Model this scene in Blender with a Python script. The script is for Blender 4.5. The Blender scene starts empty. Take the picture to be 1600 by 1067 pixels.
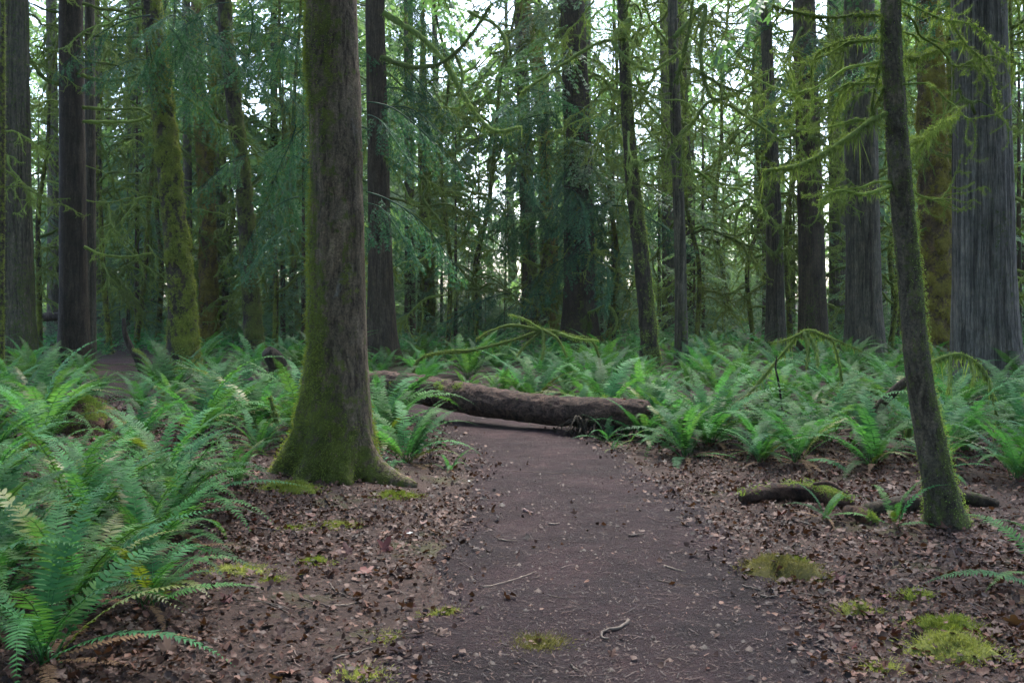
import bpy, math, random
import numpy as np
from mathutils import Matrix, Vector

# ------------------------------------------------------------------ camera, sky, sun, exposure
SC = bpy.context.scene
COL = SC.collection
random.seed(7)
RNG = np.random.default_rng(7)
F = 1556.0          # focal length in pixels of the 1600 px wide photograph
HY = 465.0          # row of the horizon
EYE = 1.55

cam_data = bpy.data.cameras.new('camera')
cam = bpy.data.objects.new('camera', cam_data)
COL.objects.link(cam)
cam.location = (0, 0, EYE)
cam.rotation_euler = (math.radians(90), 0, 0)
cam_data.sensor_width = 36.0
cam_data.lens = 36.0 * F / 1600.0
cam_data.shift_y = -(533.5 - HY) / 1600.0
cam_data.clip_end = 2000
cam_data.dof.use_dof = True
cam_data.dof.focus_distance = 9.5
cam_data.dof.aperture_fstop = 8.0
SC.camera = cam

world = bpy.data.worlds.new('World')
SC.world = world
world.use_nodes = True
wn = world.node_tree
sky = wn.nodes.new('ShaderNodeTexSky')
sky.sky_type = 'NISHITA'
sky.sun_disc = False
SUN_EL, SUN_AZ = 58.0, 14.0           # degrees; azimuth measured from +Y towards +X
sky.sun_elevation = math.radians(SUN_EL)
sky.sun_rotation = math.radians(SUN_AZ)
sky.air_density = 0.8
sky.dust_density = 2.0
wn.nodes['Background'].inputs['Strength'].default_value = 0.15
wn.links.new(sky.outputs[0], wn.nodes['Background'].inputs['Color'])

sun_data = bpy.data.lights.new('sun', 'SUN')
sun_data.energy = 1.5
sun_data.angle = math.radians(25)
sun_data.color = (1.0, 0.96, 0.9)
sun = bpy.data.objects.new('sun', sun_data)
COL.objects.link(sun)
_d = Vector((math.sin(math.radians(SUN_AZ)) * math.cos(math.radians(SUN_EL)),
             math.cos(math.radians(SUN_AZ)) * math.cos(math.radians(SUN_EL)), math.sin(math.radians(SUN_EL))))
sun.rotation_euler = _d.to_track_quat('Z', 'Y').to_euler()

SC.view_settings.view_transform = 'Standard'
SC.view_settings.look = 'None'
SC.view_settings.gamma = 1.0
SC.view_settings.exposure = 2.72
SC.render.engine = 'CYCLES'
CY = SC.cycles
CY.max_bounces = 4
CY.diffuse_bounces = 3
CY.glossy_bounces = 2
CY.transmission_bounces = 3
CY.transparent_max_bounces = 4
CY.volume_bounces = 0
CY.caustics_reflective = False
CY.caustics_refractive = False
CY.use_adaptive_sampling = True
CY.adaptive_threshold = 0.012
CY.use_denoising = True
try:
    CY.denoiser = 'OPENIMAGEDENOISE'
except Exception:
    pass


# ------------------------------------------------------------------ noise
def _hash(ix, iy, iz, seed):
    h = (ix.astype(np.int64) * 374761393 + iy.astype(np.int64) * 668265263 + iz.astype(np.int64) * 2147483647 * 3 + seed * 1274126177) & 0xFFFFFFFF
    h = ((h ^ (h >> 13)) * 1274126177) & 0xFFFFFFFF
    h = ((h ^ (h >> 15)) * 2246822519) & 0xFFFFFFFF
    return ((h ^ (h >> 16)) & 0xFFFFFF) / float(0xFFFFFF)


def vnoise(P, seed=0):
    P = np.asarray(P, float)
    i = np.floor(P).astype(np.int64)
    f = P - i
    u = f * f * (3 - 2 * f)
    r = 0
    for dx in (0, 1):
        wx = u[:, 0] if dx else 1 - u[:, 0]
        for dy in (0, 1):
            wy = u[:, 1] if dy else 1 - u[:, 1]
            for dz in (0, 1):
                wz = u[:, 2] if dz else 1 - u[:, 2]
                r = r + wx * wy * wz * _hash(i[:, 0] + dx, i[:, 1] + dy, i[:, 2] + dz, seed)
    return r * 2 - 1


def fbm(P, octaves=4, seed=0, gain=0.5):
    P = np.asarray(P, float)
    r, a, s = 0, 1.0, 0.0
    for o in range(octaves):
        r = r + a * vnoise(P * (2.03 ** o) + 17.3 * o, seed + o)
        s += a
        a *= gain
    return r / s


def sstep(a, b, x):
    t = np.clip((x - a) / (b - a), 0, 1)
    return t * t * (3 - 2 * t)


# ------------------------------------------------------------------ mesh collecting
class G:
    """collects vertices, faces and two vertex values (tint, moss) for ONE mesh"""
    def __init__(self):
        self.V, self.Fs, self.T, self.M, self.n = [], [], [], [], 0

    def add(self, V, Fa, tint=0.5, moss=0.0):
        V = np.asarray(V, float)
        if len(V) == 0:
            return
        Fa = np.asarray(Fa, np.int64)
        self.V.append(V)
        self.Fs.append(Fa + self.n)
        self.T.append(np.broadcast_to(np.asarray(tint, float), (len(V),)))
        self.M.append(np.broadcast_to(np.asarray(moss, float), (len(V),)))
        self.n += len(V)

    def inst(self, V, Fa, R, T, tint=0.5):
        """k copies of (V, F): R (k,3,3) matrices, T (k,3) offsets, tint scalar or (k,)"""
        k, nv = len(T), len(V)
        if k == 0:
            return
        W = np.einsum('kij,vj->kvi', R, V) + T[:, None, :]
        Fk = (np.asarray(Fa)[None] + (np.arange(k) * nv)[:, None, None]).reshape(-1, np.asarray(Fa).shape[1])
        t = np.repeat(np.broadcast_to(np.asarray(tint, float), (k,)), nv)
        self.add(W.reshape(-1, 3), Fk, t)

    def mesh(self, name, mat=None, smooth=True):
        me = bpy.data.meshes.new(name)
        V = np.concatenate(self.V)
        me.vertices.add(len(V))
        me.vertices.foreach_set('co', V.astype(np.float32).ravel())
        tot = np.concatenate([np.full(len(f), f.shape[1]) for f in self.Fs])
        idx = np.concatenate([f.ravel() for f in self.Fs])
        me.loops.add(len(idx))
        me.loops.foreach_set('vertex_index', idx.astype(np.int32))
        me.polygons.add(len(tot))
        st = np.concatenate([[0], np.cumsum(tot)[:-1]])
        me.polygons.foreach_set('loop_start', st.astype(np.int32))
        if smooth:
            me.polygons.foreach_set('use_smooth', np.ones(len(tot), bool))
        for nm, arr in (('tint', self.T), ('moss', self.M)):
            at = me.attributes.new(nm, 'FLOAT', 'POINT')
            at.data.foreach_set('value', np.concatenate(arr).astype(np.float32))
        me.update(calc_edges=True)
        me.validate()
        if mat:
            me.materials.append(mat)
        return me


def link(name, data, parent=None, loc=(0, 0, 0), rot=None, scale=None):
    o = bpy.data.objects.new(name, data)
    COL.objects.link(o)
    o.location = loc
    if rot is not None:
        o.rotation_euler = rot
    if scale is not None:
        o.scale = scale if hasattr(scale, '__len__') else (scale,) * 3
    if parent is not None:
        o.parent = parent
    return o


def tag(o, label=None, cat=None, group=None, kind=None):
    if label:
        o['label'] = label
    if cat:
        o['category'] = cat
    if group:
        o['group'] = group
    if kind:
        o['kind'] = kind
    return o


def spline(P, n):
    """Catmull-Rom through points P (k,m), n samples"""
    P = np.asarray(P, float)
    if len(P) == 2:
        t = np.linspace(0, 1, n)[:, None]
        return P[0] * (1 - t) + P[1] * t
    Q = np.vstack([2 * P[0] - P[1], P, 2 * P[-1] - P[-2]])
    k = len(P) - 1
    t = np.linspace(0, k - 1e-6, n)
    i = t.astype(int)
    u = (t - i)[:, None]
    a, b, c, d = Q[i], Q[i + 1], Q[i + 2], Q[i + 3]
    return 0.5 * (2 * b + (c - a) * u + (2 * a - 5 * b + 4 * c - d) * u ** 2 + (3 * b - a - 3 * c + d) * u ** 3)


def frames(P):
    T = np.gradient(P, axis=0)
    T /= np.linalg.norm(T, axis=1)[:, None] + 1e-12
    ref = np.array([0.0, 0, 1.0]) if abs(T[0, 2]) < 0.8 else np.array([1.0, 0, 0])
    N = np.zeros_like(P)
    n = np.cross(np.cross(T[0], ref), T[0])
    for i in range(len(P)):
        n = n - T[i] * np.dot(n, T[i])
        n /= np.linalg.norm(n) + 1e-12
        N[i] = n
    return T, N, np.cross(T, N)


def tube(P, R, seg=8, lump=0.0, lfreq=20.0, seed=0, cap=True):
    """returns V, F(quads), normals; R per point"""
    P = np.asarray(P, float)
    R = np.broadcast_to(np.asarray(R, float), (len(P),))
    T, N, B = frames(P)
    a = np.linspace(0, 2 * math.pi, seg, endpoint=False)
    D = N[:, None, :] * np.cos(a)[None, :, None] + B[:, None, :] * np.sin(a)[None, :, None]
    V = P[:, None, :] + D * R[:, None, None]
    V = V.reshape(-1, 3)
    D = D.reshape(-1, 3)
    if lump:
        V = V + D * (np.repeat(R, seg) * lump * fbm(V * lfreq, 3, seed))[:, None]
    n = len(P)
    i, j = np.meshgrid(np.arange(n - 1), np.arange(seg), indexing='ij')
    j2 = (j + 1) % seg
    Fq = np.stack([i * seg + j, i * seg + j2, (i + 1) * seg + j2, (i + 1) * seg + j], -1).reshape(-1, 4)
    if cap:
        c0, c1 = len(V), len(V) + 1
        V = np.vstack([V, P[0], P[-1]])
        D = np.vstack([D, -T[0], T[-1]])
        j = np.arange(seg)
        j2 = (j + 1) % seg
        f0 = np.stack([np.full(seg, c0), j2, j, np.full(seg, c0)], -1)[:, :3]
        b = (n - 1) * seg
        f1 = np.stack([np.full(seg, c1), b + j, b + j2], -1)
        return V, Fq, D, np.vstack([f0, f1])
    return V, Fq, D, None


def add_tube(g, P, R, seg=8, lump=0.0, lfreq=20.0, seed=0, tint=0.5, moss=0.0):
    V, Fq, D, Fc = tube(P, R, seg, lump, lfreq, seed)
    n0 = g.n
    g.add(V, Fq, tint, moss)
    g.Fs.append(Fc + n0)
    return V, D


def blades(g, P, D, L, W, tint, rng):
    """thin single triangles standing on points P along D"""
    n = len(P)
    if n == 0:
        return
    S = np.cross(D, rng.normal(size=(n, 3)))
    S /= np.linalg.norm(S, axis=1)[:, None] + 1e-9
    L = np.broadcast_to(L, (n,))[:, None]
    W = np.broadcast_to(W, (n,))[:, None]
    V = np.stack([P - S * W, P + S * W, P + D * L], 1).reshape(-1, 3)
    g.add(V, np.arange(3 * n).reshape(-1, 3), np.repeat(np.broadcast_to(tint, (n,)), 3))


def unit(v):
    return v / (np.linalg.norm(v, axis=-1, keepdims=True) + 1e-12)


def rotz(a):
    c, s = np.cos(a), np.sin(a)
    z, o = np.zeros_like(c), np.ones_like(c)
    return np.stack([np.stack([c, -s, z], -1), np.stack([s, c, z], -1), np.stack([z, z, o], -1)], -2)


def roty(a):
    c, s = np.cos(a), np.sin(a)
    z, o = np.zeros_like(c), np.ones_like(c)
    return np.stack([np.stack([c, z, s], -1), np.stack([z, o, z], -1), np.stack([-s, z, c], -1)], -2)


def rotx(a):
    c, s = np.cos(a), np.sin(a)
    z, o = np.zeros_like(c), np.ones_like(c)
    return np.stack([np.stack([o, z, z], -1), np.stack([z, c, -s], -1), np.stack([z, s, c], -1)], -2)


# ------------------------------------------------------------------ materials
def new_mat(name):
    m = bpy.data.materials.new(name)
    m.use_nodes = True
    nt = m.node_tree
    nt.nodes.clear()
    out = nt.nodes.new('ShaderNodeOutputMaterial')
    return m, nt, out


def N(nt, typ, **kw):
    n = nt.nodes.new(typ)
    for k, v in kw.items():
        setattr(n, k, v)
    return n


def ramp(nt, stops):
    r = nt.nodes.new('ShaderNodeValToRGB')
    e = r.color_ramp.elements
    while len(e) < len(stops):
        e.new(0.5)
    for i, (p, c) in enumerate(stops):
        e[i].position = p
        e[i].color = (*c, 1) if len(c) == 3 else c
    return r


def noise_node(nt, vec, scale, detail=4, rough=0.6, dist=0.0):
    n = N(nt, 'ShaderNodeTexNoise')
    n.inputs['Scale'].default_value = scale
    n.inputs['Detail'].default_value = detail
    n.inputs['Roughness'].default_value = rough
    n.inputs['Distortion'].default_value = dist
    if vec is not None:
        nt.links.new(vec, n.inputs['Vector'])
    return n


def mixc(nt, fac, a, b):
    m = N(nt, 'ShaderNodeMix', data_type='RGBA')
    for sock, val in ((m.inputs['Factor'], fac), (m.inputs['A'], a), (m.inputs['B'], b)):
        if isinstance(val, bpy.types.NodeSocket):
            nt.links.new(val, sock)
        elif isinstance(val, (int, float)):
            sock.default_value = val
        else:
            sock.default_value = (*val, 1)
    return m.outputs['Result']


def maths(nt, op, a, b=None, clamp=False):
    m = N(nt, 'ShaderNodeMath', operation=op, use_clamp=clamp)
    for i, v in enumerate((a, b)):
        if v is None:
            continue
        if isinstance(v, bpy.types.NodeSocket):
            nt.links.new(v, m.inputs[i])
        else:
            m.inputs[i].default_value = v
    return m.outputs[0]


def leaf_mat(name, dark, light, trans=0.3, rough=0.55, spec=0.25, tcol=1.4, vary=0.35):
    m, nt, out = new_mat(name)
    at = N(nt, 'ShaderNodeAttribute', attribute_name='tint')
    oi = N(nt, 'ShaderNodeObjectInfo')
    c = mixc(nt, at.outputs['Fac'], dark, light)
    hsv = N(nt, 'ShaderNodeHueSaturation')
    nt.links.new(c, hsv.inputs['Color'])
    mr = N(nt, 'ShaderNodeMapRange')
    mr.inputs['To Min'].default_value = 1 - vary
    mr.inputs['To Max'].default_value = 1 + vary
    nt.links.new(oi.outputs['Random'], mr.inputs['Value'])
    nt.links.new(mr.outputs[0], hsv.inputs['Value'])
    if vary > .4:
        fr = maths(nt, 'FRACT', maths(nt, 'MULTIPLY', oi.outputs['Random'], 13.7))
        mh = N(nt, 'ShaderNodeMapRange')
        mh.inputs['To Min'].default_value = 0.462
        mh.inputs['To Max'].default_value = 0.522
        nt.links.new(fr, mh.inputs['Value'])
        nt.links.new(mh.outputs[0], hsv.inputs['Hue'])
    b = N(nt, 'ShaderNodeBsdfPrincipled')
    b.inputs['Roughness'].default_value = rough
    b.inputs['Specular IOR Level'].default_value = spec
    nt.links.new(hsv.outputs[0], b.inputs['Base Color'])
    if trans:
        t = N(nt, 'ShaderNodeBsdfTranslucent')
        tc = mixc(nt, 1.0, hsv.outputs[0], (tcol, tcol * 1.05, tcol * 0.45))
        tc.node.blend_type = 'MULTIPLY'
        nt.links.new(tc, t.inputs['Color'])
        mx = N(nt, 'ShaderNodeMixShader')
        mx.inputs[0].default_value = trans
        nt.links.new(b.outputs[0], mx.inputs[1])
        nt.links.new(t.outputs[0], mx.inputs[2])
        nt.links.new(mx.outputs[0], out.inputs[0])
    else:
        nt.links.new(b.outputs[0], out.inputs[0])
    return m


def bark_mat(name, dark, light, moss_a=(0.035, 0.06, 0.008), moss_b=(0.10, 0.135, 0.02), scale=9.0, stretch=0.18,
             bump=0.6, lichen=0.0, mossn=4.0):
    m, nt, out = new_mat(name)
    tc = N(nt, 'ShaderNodeTexCoord')
    mp = N(nt, 'ShaderNodeMapping')
    mp.inputs['Scale'].default_value = (1, 1, stretch)
    nt.links.new(tc.outputs['Object'], mp.inputs['Vector'])
    n1 = noise_node(nt, mp.outputs[0], scale, 7, 0.68, 0.9)
    mp2 = N(nt, 'ShaderNodeMapping')
    mp2.inputs['Scale'].default_value = (1, 1, min(1.0, stretch * 3.5))
    nt.links.new(tc.outputs['Object'], mp2.inputs['Vector'])
    n2 = noise_node(nt, mp2.outputs[0], scale * 3.5, 6, 0.75, 0.5)
    nb = noise_node(nt, tc.outputs['Object'], 2.6, 6, 0.7, 0.5)
    mid = tuple((a + b) / 2 for a, b in zip(dark, light))
    r1 = ramp(nt, [(0.36, dark), (0.5, mid), (0.64, light)])
    nt.links.new(n1.outputs[0], r1.inputs[0])
    r2 = ramp(nt, [(0.34, (0.4, 0.4, 0.4)), (0.5, (1, 1, 1)), (0.68, (1.6, 1.55, 1.5))])
    nt.links.new(n2.outputs[0], r2.inputs[0])
    c = mixc(nt, 1.0, r1.outputs[0], r2.outputs[0])
    c.node.blend_type = 'MULTIPLY'
    rb = ramp(nt, [(0.32, (0.62, 0.66, 0.58)), (0.5, (1, 1, 1)), (0.7, (1.5, 1.42, 1.3))])
    nt.links.new(nb.outputs[0], rb.inputs[0])
    c = mixc(nt, 1.0, c, rb.outputs[0])
    c.node.blend_type = 'MULTIPLY'
    if lichen:
        nl = noise_node(nt, tc.outputs['Object'], 3.0, 6, 0.7, 0.6)
        rl = ramp(nt, [(0.60, (0, 0, 0)), (0.72, (1, 1, 1))])
        nt.links.new(nl.outputs[0], rl.inputs[0])
        f = maths(nt, 'MULTIPLY', rl.outputs[0], lichen)
        c = mixc(nt, f, c, (0.24, 0.24, 0.22))
    at = N(nt, 'ShaderNodeAttribute', attribute_name='moss')
    nm = noise_node(nt, tc.outputs['Object'], mossn * 4, 6, 0.7)
    mm = maths(nt, 'ADD', at.outputs['Fac'], maths(nt, 'MULTIPLY', maths(nt, 'SUBTRACT', nm.outputs[0], 0.5), 2.2))
    rm = ramp(nt, [(0.38, (0, 0, 0)), (0.62, (1, 1, 1))])
    nt.links.new(mm, rm.inputs[0])
    ng = noise_node(nt, tc.outputs['Object'], mossn * 1.2, 5, 0.7)
    rg = ramp(nt, [(0.3, moss_a), (0.7, moss_b)])
    nt.links.new(ng.outputs[0], rg.inputs[0])
    nf = noise_node(nt, tc.outputs['Object'], 160, 3, 0.7)
    rf = ramp(nt, [(0.3, (0.5, 0.5, 0.5)), (0.7, (1.35, 1.35, 1.35))])
    nt.links.new(nf.outputs[0], rf.inputs[0])
    mc = mixc(nt, 1.0, rg.outputs[0], rf.outputs[0])
    mc.node.blend_type = 'MULTIPLY'
    c = mixc(nt, rm.outputs[0], c, mc)
    b = N(nt, 'ShaderNodeBsdfPrincipled')
    b.inputs['Roughness'].default_value = 0.85
    b.inputs['Specular IOR Level'].default_value = 0.2
    nt.links.new(c, b.inputs['Base Color'])
    hsum = maths(nt, 'ADD', n1.outputs[0], maths(nt, 'MULTIPLY', n2.outputs[0], 0.5))
    hsum = maths(nt, 'ADD', hsum, maths(nt, 'MULTIPLY', nf.outputs[0], 0.25))
    bp = N(nt, 'ShaderNodeBump')
    bp.inputs['Strength'].default_value = bump
    bp.inputs['Distance'].default_value = 0.05
    nt.links.new(hsum, bp.inputs['Height'])
    nt.links.new(bp.outputs[0], b.inputs['Normal'])
    nt.links.new(b.outputs[0], out.inputs[0])
    return m


def soil_mat(name, stops, scale, fine=90.0, bump=0.5, moss=None):
    m, nt, out = new_mat(name)
    tc = N(nt, 'ShaderNodeTexCoord')
    n1 = noise_node(nt, tc.outputs['Object'], scale, 8, 0.7, 0.2)
    r1 = ramp(nt, stops)
    nt.links.new(n1.outputs[0], r1.inputs[0])
    n2 = noise_node(nt, tc.outputs['Object'], fine, 6, 0.75)
    r2 = ramp(nt, [(0.28, (0.4, 0.4, 0.4)), (0.5, (0.95, 0.95, 0.95)), (0.75, (1.7, 1.65, 1.6))])
    nt.links.new(n2.outputs[0], r2.inputs[0])
    c = mixc(nt, 1.0, r1.outputs[0], r2.outputs[0])
    c.node.blend_type = 'MULTIPLY'
    if moss:
        nm = noise_node(nt, tc.outputs['Object'], 1.1, 7, 0.7)
        rm = ramp(nt, [(0.55, (0, 0, 0)), (0.68, (1, 1, 1))])
        nt.links.new(nm.outputs[0], rm.inputs[0])
        c = mixc(nt, maths(nt, 'MULTIPLY', rm.outputs[0], moss[1]), c, moss[0])
    b = N(nt, 'ShaderNodeBsdfPrincipled')
    b.inputs['Roughness'].default_value = 0.9
    b.inputs['Specular IOR Level'].default_value = 0.2
    nt.links.new(c, b.inputs['Base Color'])
    n3 = noise_node(nt, tc.outputs['Object'], 24, 5, 0.7)
    h = maths(nt, 'ADD', n2.outputs[0], n3.outputs[0])
    bp = N(nt, 'ShaderNodeBump')
    bp.inputs['Strength'].default_value = bump
    bp.inputs['Distance'].default_value = 0.02
    nt.links.new(h, bp.inputs['Height'])
    nt.links.new(bp.outputs[0], b.inputs['Normal'])
    nt.links.new(b.outputs[0], out.inputs[0])
    return m


M_FERN = leaf_mat('fern_green', (0.013, 0.058, 0.018), (0.058, 0.178, 0.054), 0.36, 0.6, 0.10, 1.8, 0.45)
M_FERN_OLD = leaf_mat('fern_olive', (0.05, 0.075, 0.012), (0.12, 0.15, 0.02), 0.3, 0.5, 0.3, 1.6, 0.3)
M_FERN_DEAD = leaf_mat('fern_dead', (0.06, 0.035, 0.018), (0.16, 0.095, 0.05), 0.2, 0.7, 0.15, 1.3, 0.3)
M_CEDAR = leaf_mat('cedar_spray', (0.018, 0.060, 0.036), (0.060, 0.150, 0.080), 0.30, 0.6, 0.10, 1.6, 0.25)
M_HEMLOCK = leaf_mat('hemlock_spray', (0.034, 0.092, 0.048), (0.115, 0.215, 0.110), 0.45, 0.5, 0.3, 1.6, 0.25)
M_FAR = leaf_mat('far_spray', (0.06, 0.12, 0.072), (0.17, 0.27, 0.155), 0.5, 0.6, 0.2, 1.6, 0.2)  # paler than the near sprays: haze and distant brightness put into the colour
M_MOSS = leaf_mat('branch_moss', (0.050, 0.080, 0.020), (0.180, 0.245, 0.074), 0.40, 0.9, 0.1, 1.5, 0.35)
M_MOSS_GOLD = leaf_mat('gold_moss', (0.06, 0.06, 0.010), (0.20, 0.18, 0.035), 0.3, 0.9, 0.1, 1.4, 0.2)
M_MOSS_TAN = leaf_mat('tan_moss', (0.07, 0.065, 0.022), (0.22, 0.20, 0.085), 0.3, 0.9, 0.1, 1.3, 0.2)
M_MOSS_PALE = leaf_mat('pale_moss', (0.10, 0.12, 0.025), (0.34, 0.35, 0.12), 0.3, 0.9, 0.1, 1.4, 0.2)
M_MOSS_BRIGHT = leaf_mat('cushion_moss', (0.055, 0.080, 0.012), (0.215, 0.25, 0.055), 0.3, 0.9, 0.1, 1.4, 0.2)
M_LITTER = leaf_mat('leaf_litter', (0.010, 0.0045, 0.0032), (0.112, 0.047, 0.028), 0.12, 0.65, 0.3, 1.2, 0.0)
M_LEAF = leaf_mat('fallen_leaf', (0.038, 0.016, 0.010), (0.125, 0.054, 0.032), 0.12, 0.6, 0.3, 1.2, 0.45)
M_SALAL = leaf_mat('broad_leaf', (0.02, 0.075, 0.035), (0.05, 0.15, 0.07), 0.2, 0.6, 0.15, 1.5, 0.3)
M_TWIG = leaf_mat('twig_wood', (0.05, 0.035, 0.025), (0.22, 0.17, 0.14), 0.0, 0.8, 0.2, 1, 0.5)
M_PALE = leaf_mat('pale_stick', (0.035, 0.026, 0.020), (0.125, 0.10, 0.080), 0.0, 0.7, 0.2, 1, 0.15)
M_PAPER = leaf_mat('scrap_paper', (0.32, 0.34, 0.33), (0.42, 0.44, 0.43), 0.2, 0.7, 0.2, 1, 0.05)

B_MAIN = bark_mat('bark_main', (0.032, 0.023, 0.014), (0.155, 0.122, 0.080), (0.030, 0.040, 0.007), (0.13, 0.15, 0.028), 16, 0.28, 1.0, 0.6, 3)
B_GREY = bark_mat('bark_grey', (0.024, 0.021, 0.014), (0.110, 0.100, 0.070), (0.035, 0.05, 0.012), (0.09, 0.11, 0.03), 14, 0.06, 0.9)
B_CEDAR = bark_mat('bark_cedar', (0.020, 0.018, 0.014), (0.150, 0.140, 0.118), (0.03, 0.05, 0.01), (0.08, 0.10, 0.02), 18, 0.03, 1.0)
B_BROWN = bark_mat('bark_brown', (0.018, 0.013, 0.008), (0.068, 0.053, 0.034), (0.03, 0.045, 0.008), (0.08, 0.095, 0.02), 12, 0.1, 0.8)
B_DARK = bark_mat('bark_dark', (0.010, 0.008, 0.005), (0.046, 0.037, 0.025), (0.035, 0.048, 0.010), (0.11, 0.125, 0.025), 12, 0.14, 0.8)
B_LEAN = bark_mat('bark_lean', (0.028, 0.024, 0.016), (0.115, 0.10, 0.07), (0.040, 0.050, 0.014), (0.11, 0.125, 0.038), 14, 0.4, 0.9, 0.2, 4)
B_MOSSY = bark_mat('bark_mossy', (0.012, 0.010, 0.007), (0.045, 0.036, 0.024), (0.03, 0.045, 0.005), (0.17, 0.195, 0.024), 8, 0.6, 0.8)
B_GOLD = bark_mat('bark_gold', (0.03, 0.02, 0.012), (0.10, 0.065, 0.03), (0.07, 0.06, 0.008), (0.20, 0.165, 0.025), 7, 0.6, 0.9)
B_LOG = bark_mat('bark_log', (0.014, 0.008, 0.006), (0.095, 0.058, 0.042), (0.035, 0.042, 0.012), (0.10, 0.10, 0.035), 14, 1.0, 0.9)
B_ROT = bark_mat('bark_rot', (0.018, 0.010, 0.007), (0.085, 0.045, 0.030), (0.05, 0.07, 0.008), (0.14, 0.17, 0.02), 10, 0.5, 1.0)
M_GROUND = soil_mat('forest_soil', [(0.3, (0.012, 0.0065, 0.005)), (0.5, (0.028, 0.016, 0.012)), (0.75, (0.055, 0.033, 0.025))], 6, 70, 0.7,
                    ((0.05, 0.07, 0.015), 0.45))
M_PATH = soil_mat('path_dirt', [(0.3, (0.012, 0.0064, 0.0066)), (0.5, (0.028, 0.0145, 0.0155)), (0.7, (0.060, 0.032, 0.033))], 1.4, 70, 1.6)

# ------------------------------------------------------------------ terrain
PATH = np.array([(0.30, -8, .85), (0.32, 0, .85), (0.42, 3.6, 1.0), (0.51, 5.4, .96), (0.49, 7.2, .88), (0.40, 8.8, .82), (0.12, 10.7, .80),
                 (-0.45, 12.7, .78), (-1.7, 14.8, .85), (-3.5, 16.9, .9), (-5.8, 19.2, .8), (-8.2, 22.0, .8), (-10.8, 24.6, .9), (-15, 28, 1.2), (-30, 36, 1.2)])
PC = spline(PATH, 400)


def path_dist(x, y):
    """distance to the path's middle line minus its half width (metres from its edge)"""
    x, y = np.asarray(x, float), np.asarray(y, float)
    sh = x.shape
    q = np.stack([x.ravel(), y.ravel()], 1)
    best = np.full(len(q), 1e9)
    for a in range(0, len(q), 20000):
        dd = np.sqrt(((q[a:a + 20000, None, :] - PC[None, ::4, :2]) ** 2).sum(-1)) - PC[None, ::4, 2]
        best[a:a + 20000] = dd.min(1)
    return best.reshape(sh)


def height(x, y):
    x, y = np.asarray(x, float), np.asarray(y, float)
    sh = x.shape
    xf, yf = x.ravel(), y.ravel()
    pd = path_dist(xf, yf)
    z = np.zeros_like(xf)
    P = np.stack([xf, yf, np.zeros_like(xf)], 1)
    off = sstep(0.0, 2.5, pd)
    z += off * (0.06 + 0.07 * fbm(P * 0.35, 3, 3))
    z += 0.022 * sstep(-0.2, 0.5, pd) * fbm(P * 2.2, 3, 5)
    z += 0.010 * fbm(P * 1.3, 2, 9)
    return z.reshape(sh)


def path_relief(P3):
    return 0.010 * fbm(P3 * 8, 4, 31, .6) + 0.022 * fbm(P3 * 2.2, 3, 33)


def floor_z(x, y):
    """height of what one walks on: the ground, or the path where it covers the ground"""
    x, y = np.asarray(x, float), np.asarray(y, float)
    pd = path_dist(x, y)
    P3 = np.column_stack([x, y, np.zeros_like(x)])
    return height(x, y) + np.where(pd < .02, np.maximum(.016 + path_relief(P3), 0), 0)


def hz(x, y):
    return float(height(np.array([x]), np.array([y]))[0])


def gp(px, py):
    """ground point seen at a pixel of the photograph (perspective of a level camera at eye height)"""
    d = EYE * F / (py - HY)
    for _ in range(4):
        x = (px - 800) * d / F
        d = (EYE - hz(x, d)) * F / (py - HY)
    return (px - 800) * d / F, d


def wp(px, py, d):
    return np.array([(px - 800) * d / F, d, EYE - (py - HY) * d / F])


def axis_coords(fine_a, fine_b, step, far_a, far_b, grow=1.18):
    c = list(np.arange(fine_a, fine_b + 1e-6, step))
    s, v = step, fine_b
    while v < far_b:
        s *= grow
        v += s
        c.append(v)
    s, v = step, fine_a
    while v > far_a:
        s *= grow
        v -= s
        c.insert(0, v)
    return np.array(c)


gx = axis_coords(-5.5, 6.0, 0.055, -500, 500)
gy = axis_coords(2.8, 14.0, 0.055, -120, 600)
X, Y = np.meshgrid(gx, gy)
Z = height(X, Y)
nx, ny = len(gx), len(gy)
i, j = np.meshgrid(np.arange(ny - 1), np.arange(nx - 1), indexing='ij')
q = np.stack([i * nx + j, i * nx + j + 1, (i + 1) * nx + j + 1, (i + 1) * nx + j], -1).reshape(-1, 4)
g = G()
g.add(np.stack([X.ravel(), Y.ravel(), Z.ravel()], 1), q)
ground = tag(link('ground', g.mesh('ground', M_GROUND)), kind='structure')

# the trodden path: a sheet just above the ground whose ragged edge dips below it
s = np.linspace(0, 399, 1000)
pc = np.stack([np.interp(s, np.arange(400), PC[:, k]) for k in range(3)], 1)
pc = pc[(pc[:, 1] > -6)]
tn = unit(np.gradient(pc[:, :2], axis=0))
nr = np.stack([tn[:, 1], -tn[:, 0]], 1)
u = np.linspace(-1.25, 1.25, 43)
XY = pc[:, None, :2] + nr[:, None, :] * (u[None, :, None] * pc[:, None, 2:3])
xf, yf = XY[..., 0].ravel(), XY[..., 1].ravel()
P3 = np.stack([xf, yf, np.zeros_like(xf)], 1)
edge = np.abs(np.broadcast_to(u, XY.shape[:2])).ravel() + 0.16 * fbm(P3 * 1.7, 4, 21)
zz = height(xf, yf) + 0.016 - 0.05 * sstep(0.86, 1.16, edge) + path_relief(P3)
n, k = XY.shape[:2]
i, j = np.meshgrid(np.arange(n - 1), np.arange(k - 1), indexing='ij')
q = np.stack([i * k + j, (i + 1) * k + j, (i + 1) * k + j + 1, i * k + j + 1], -1).reshape(-1, 4)[:, ::-1]
g = G()
g.add(np.stack([xf, yf, zz], 1), q[:, ::-1])
path = tag(link('path', g.mesh('path', M_PATH)), kind='structure')

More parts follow.
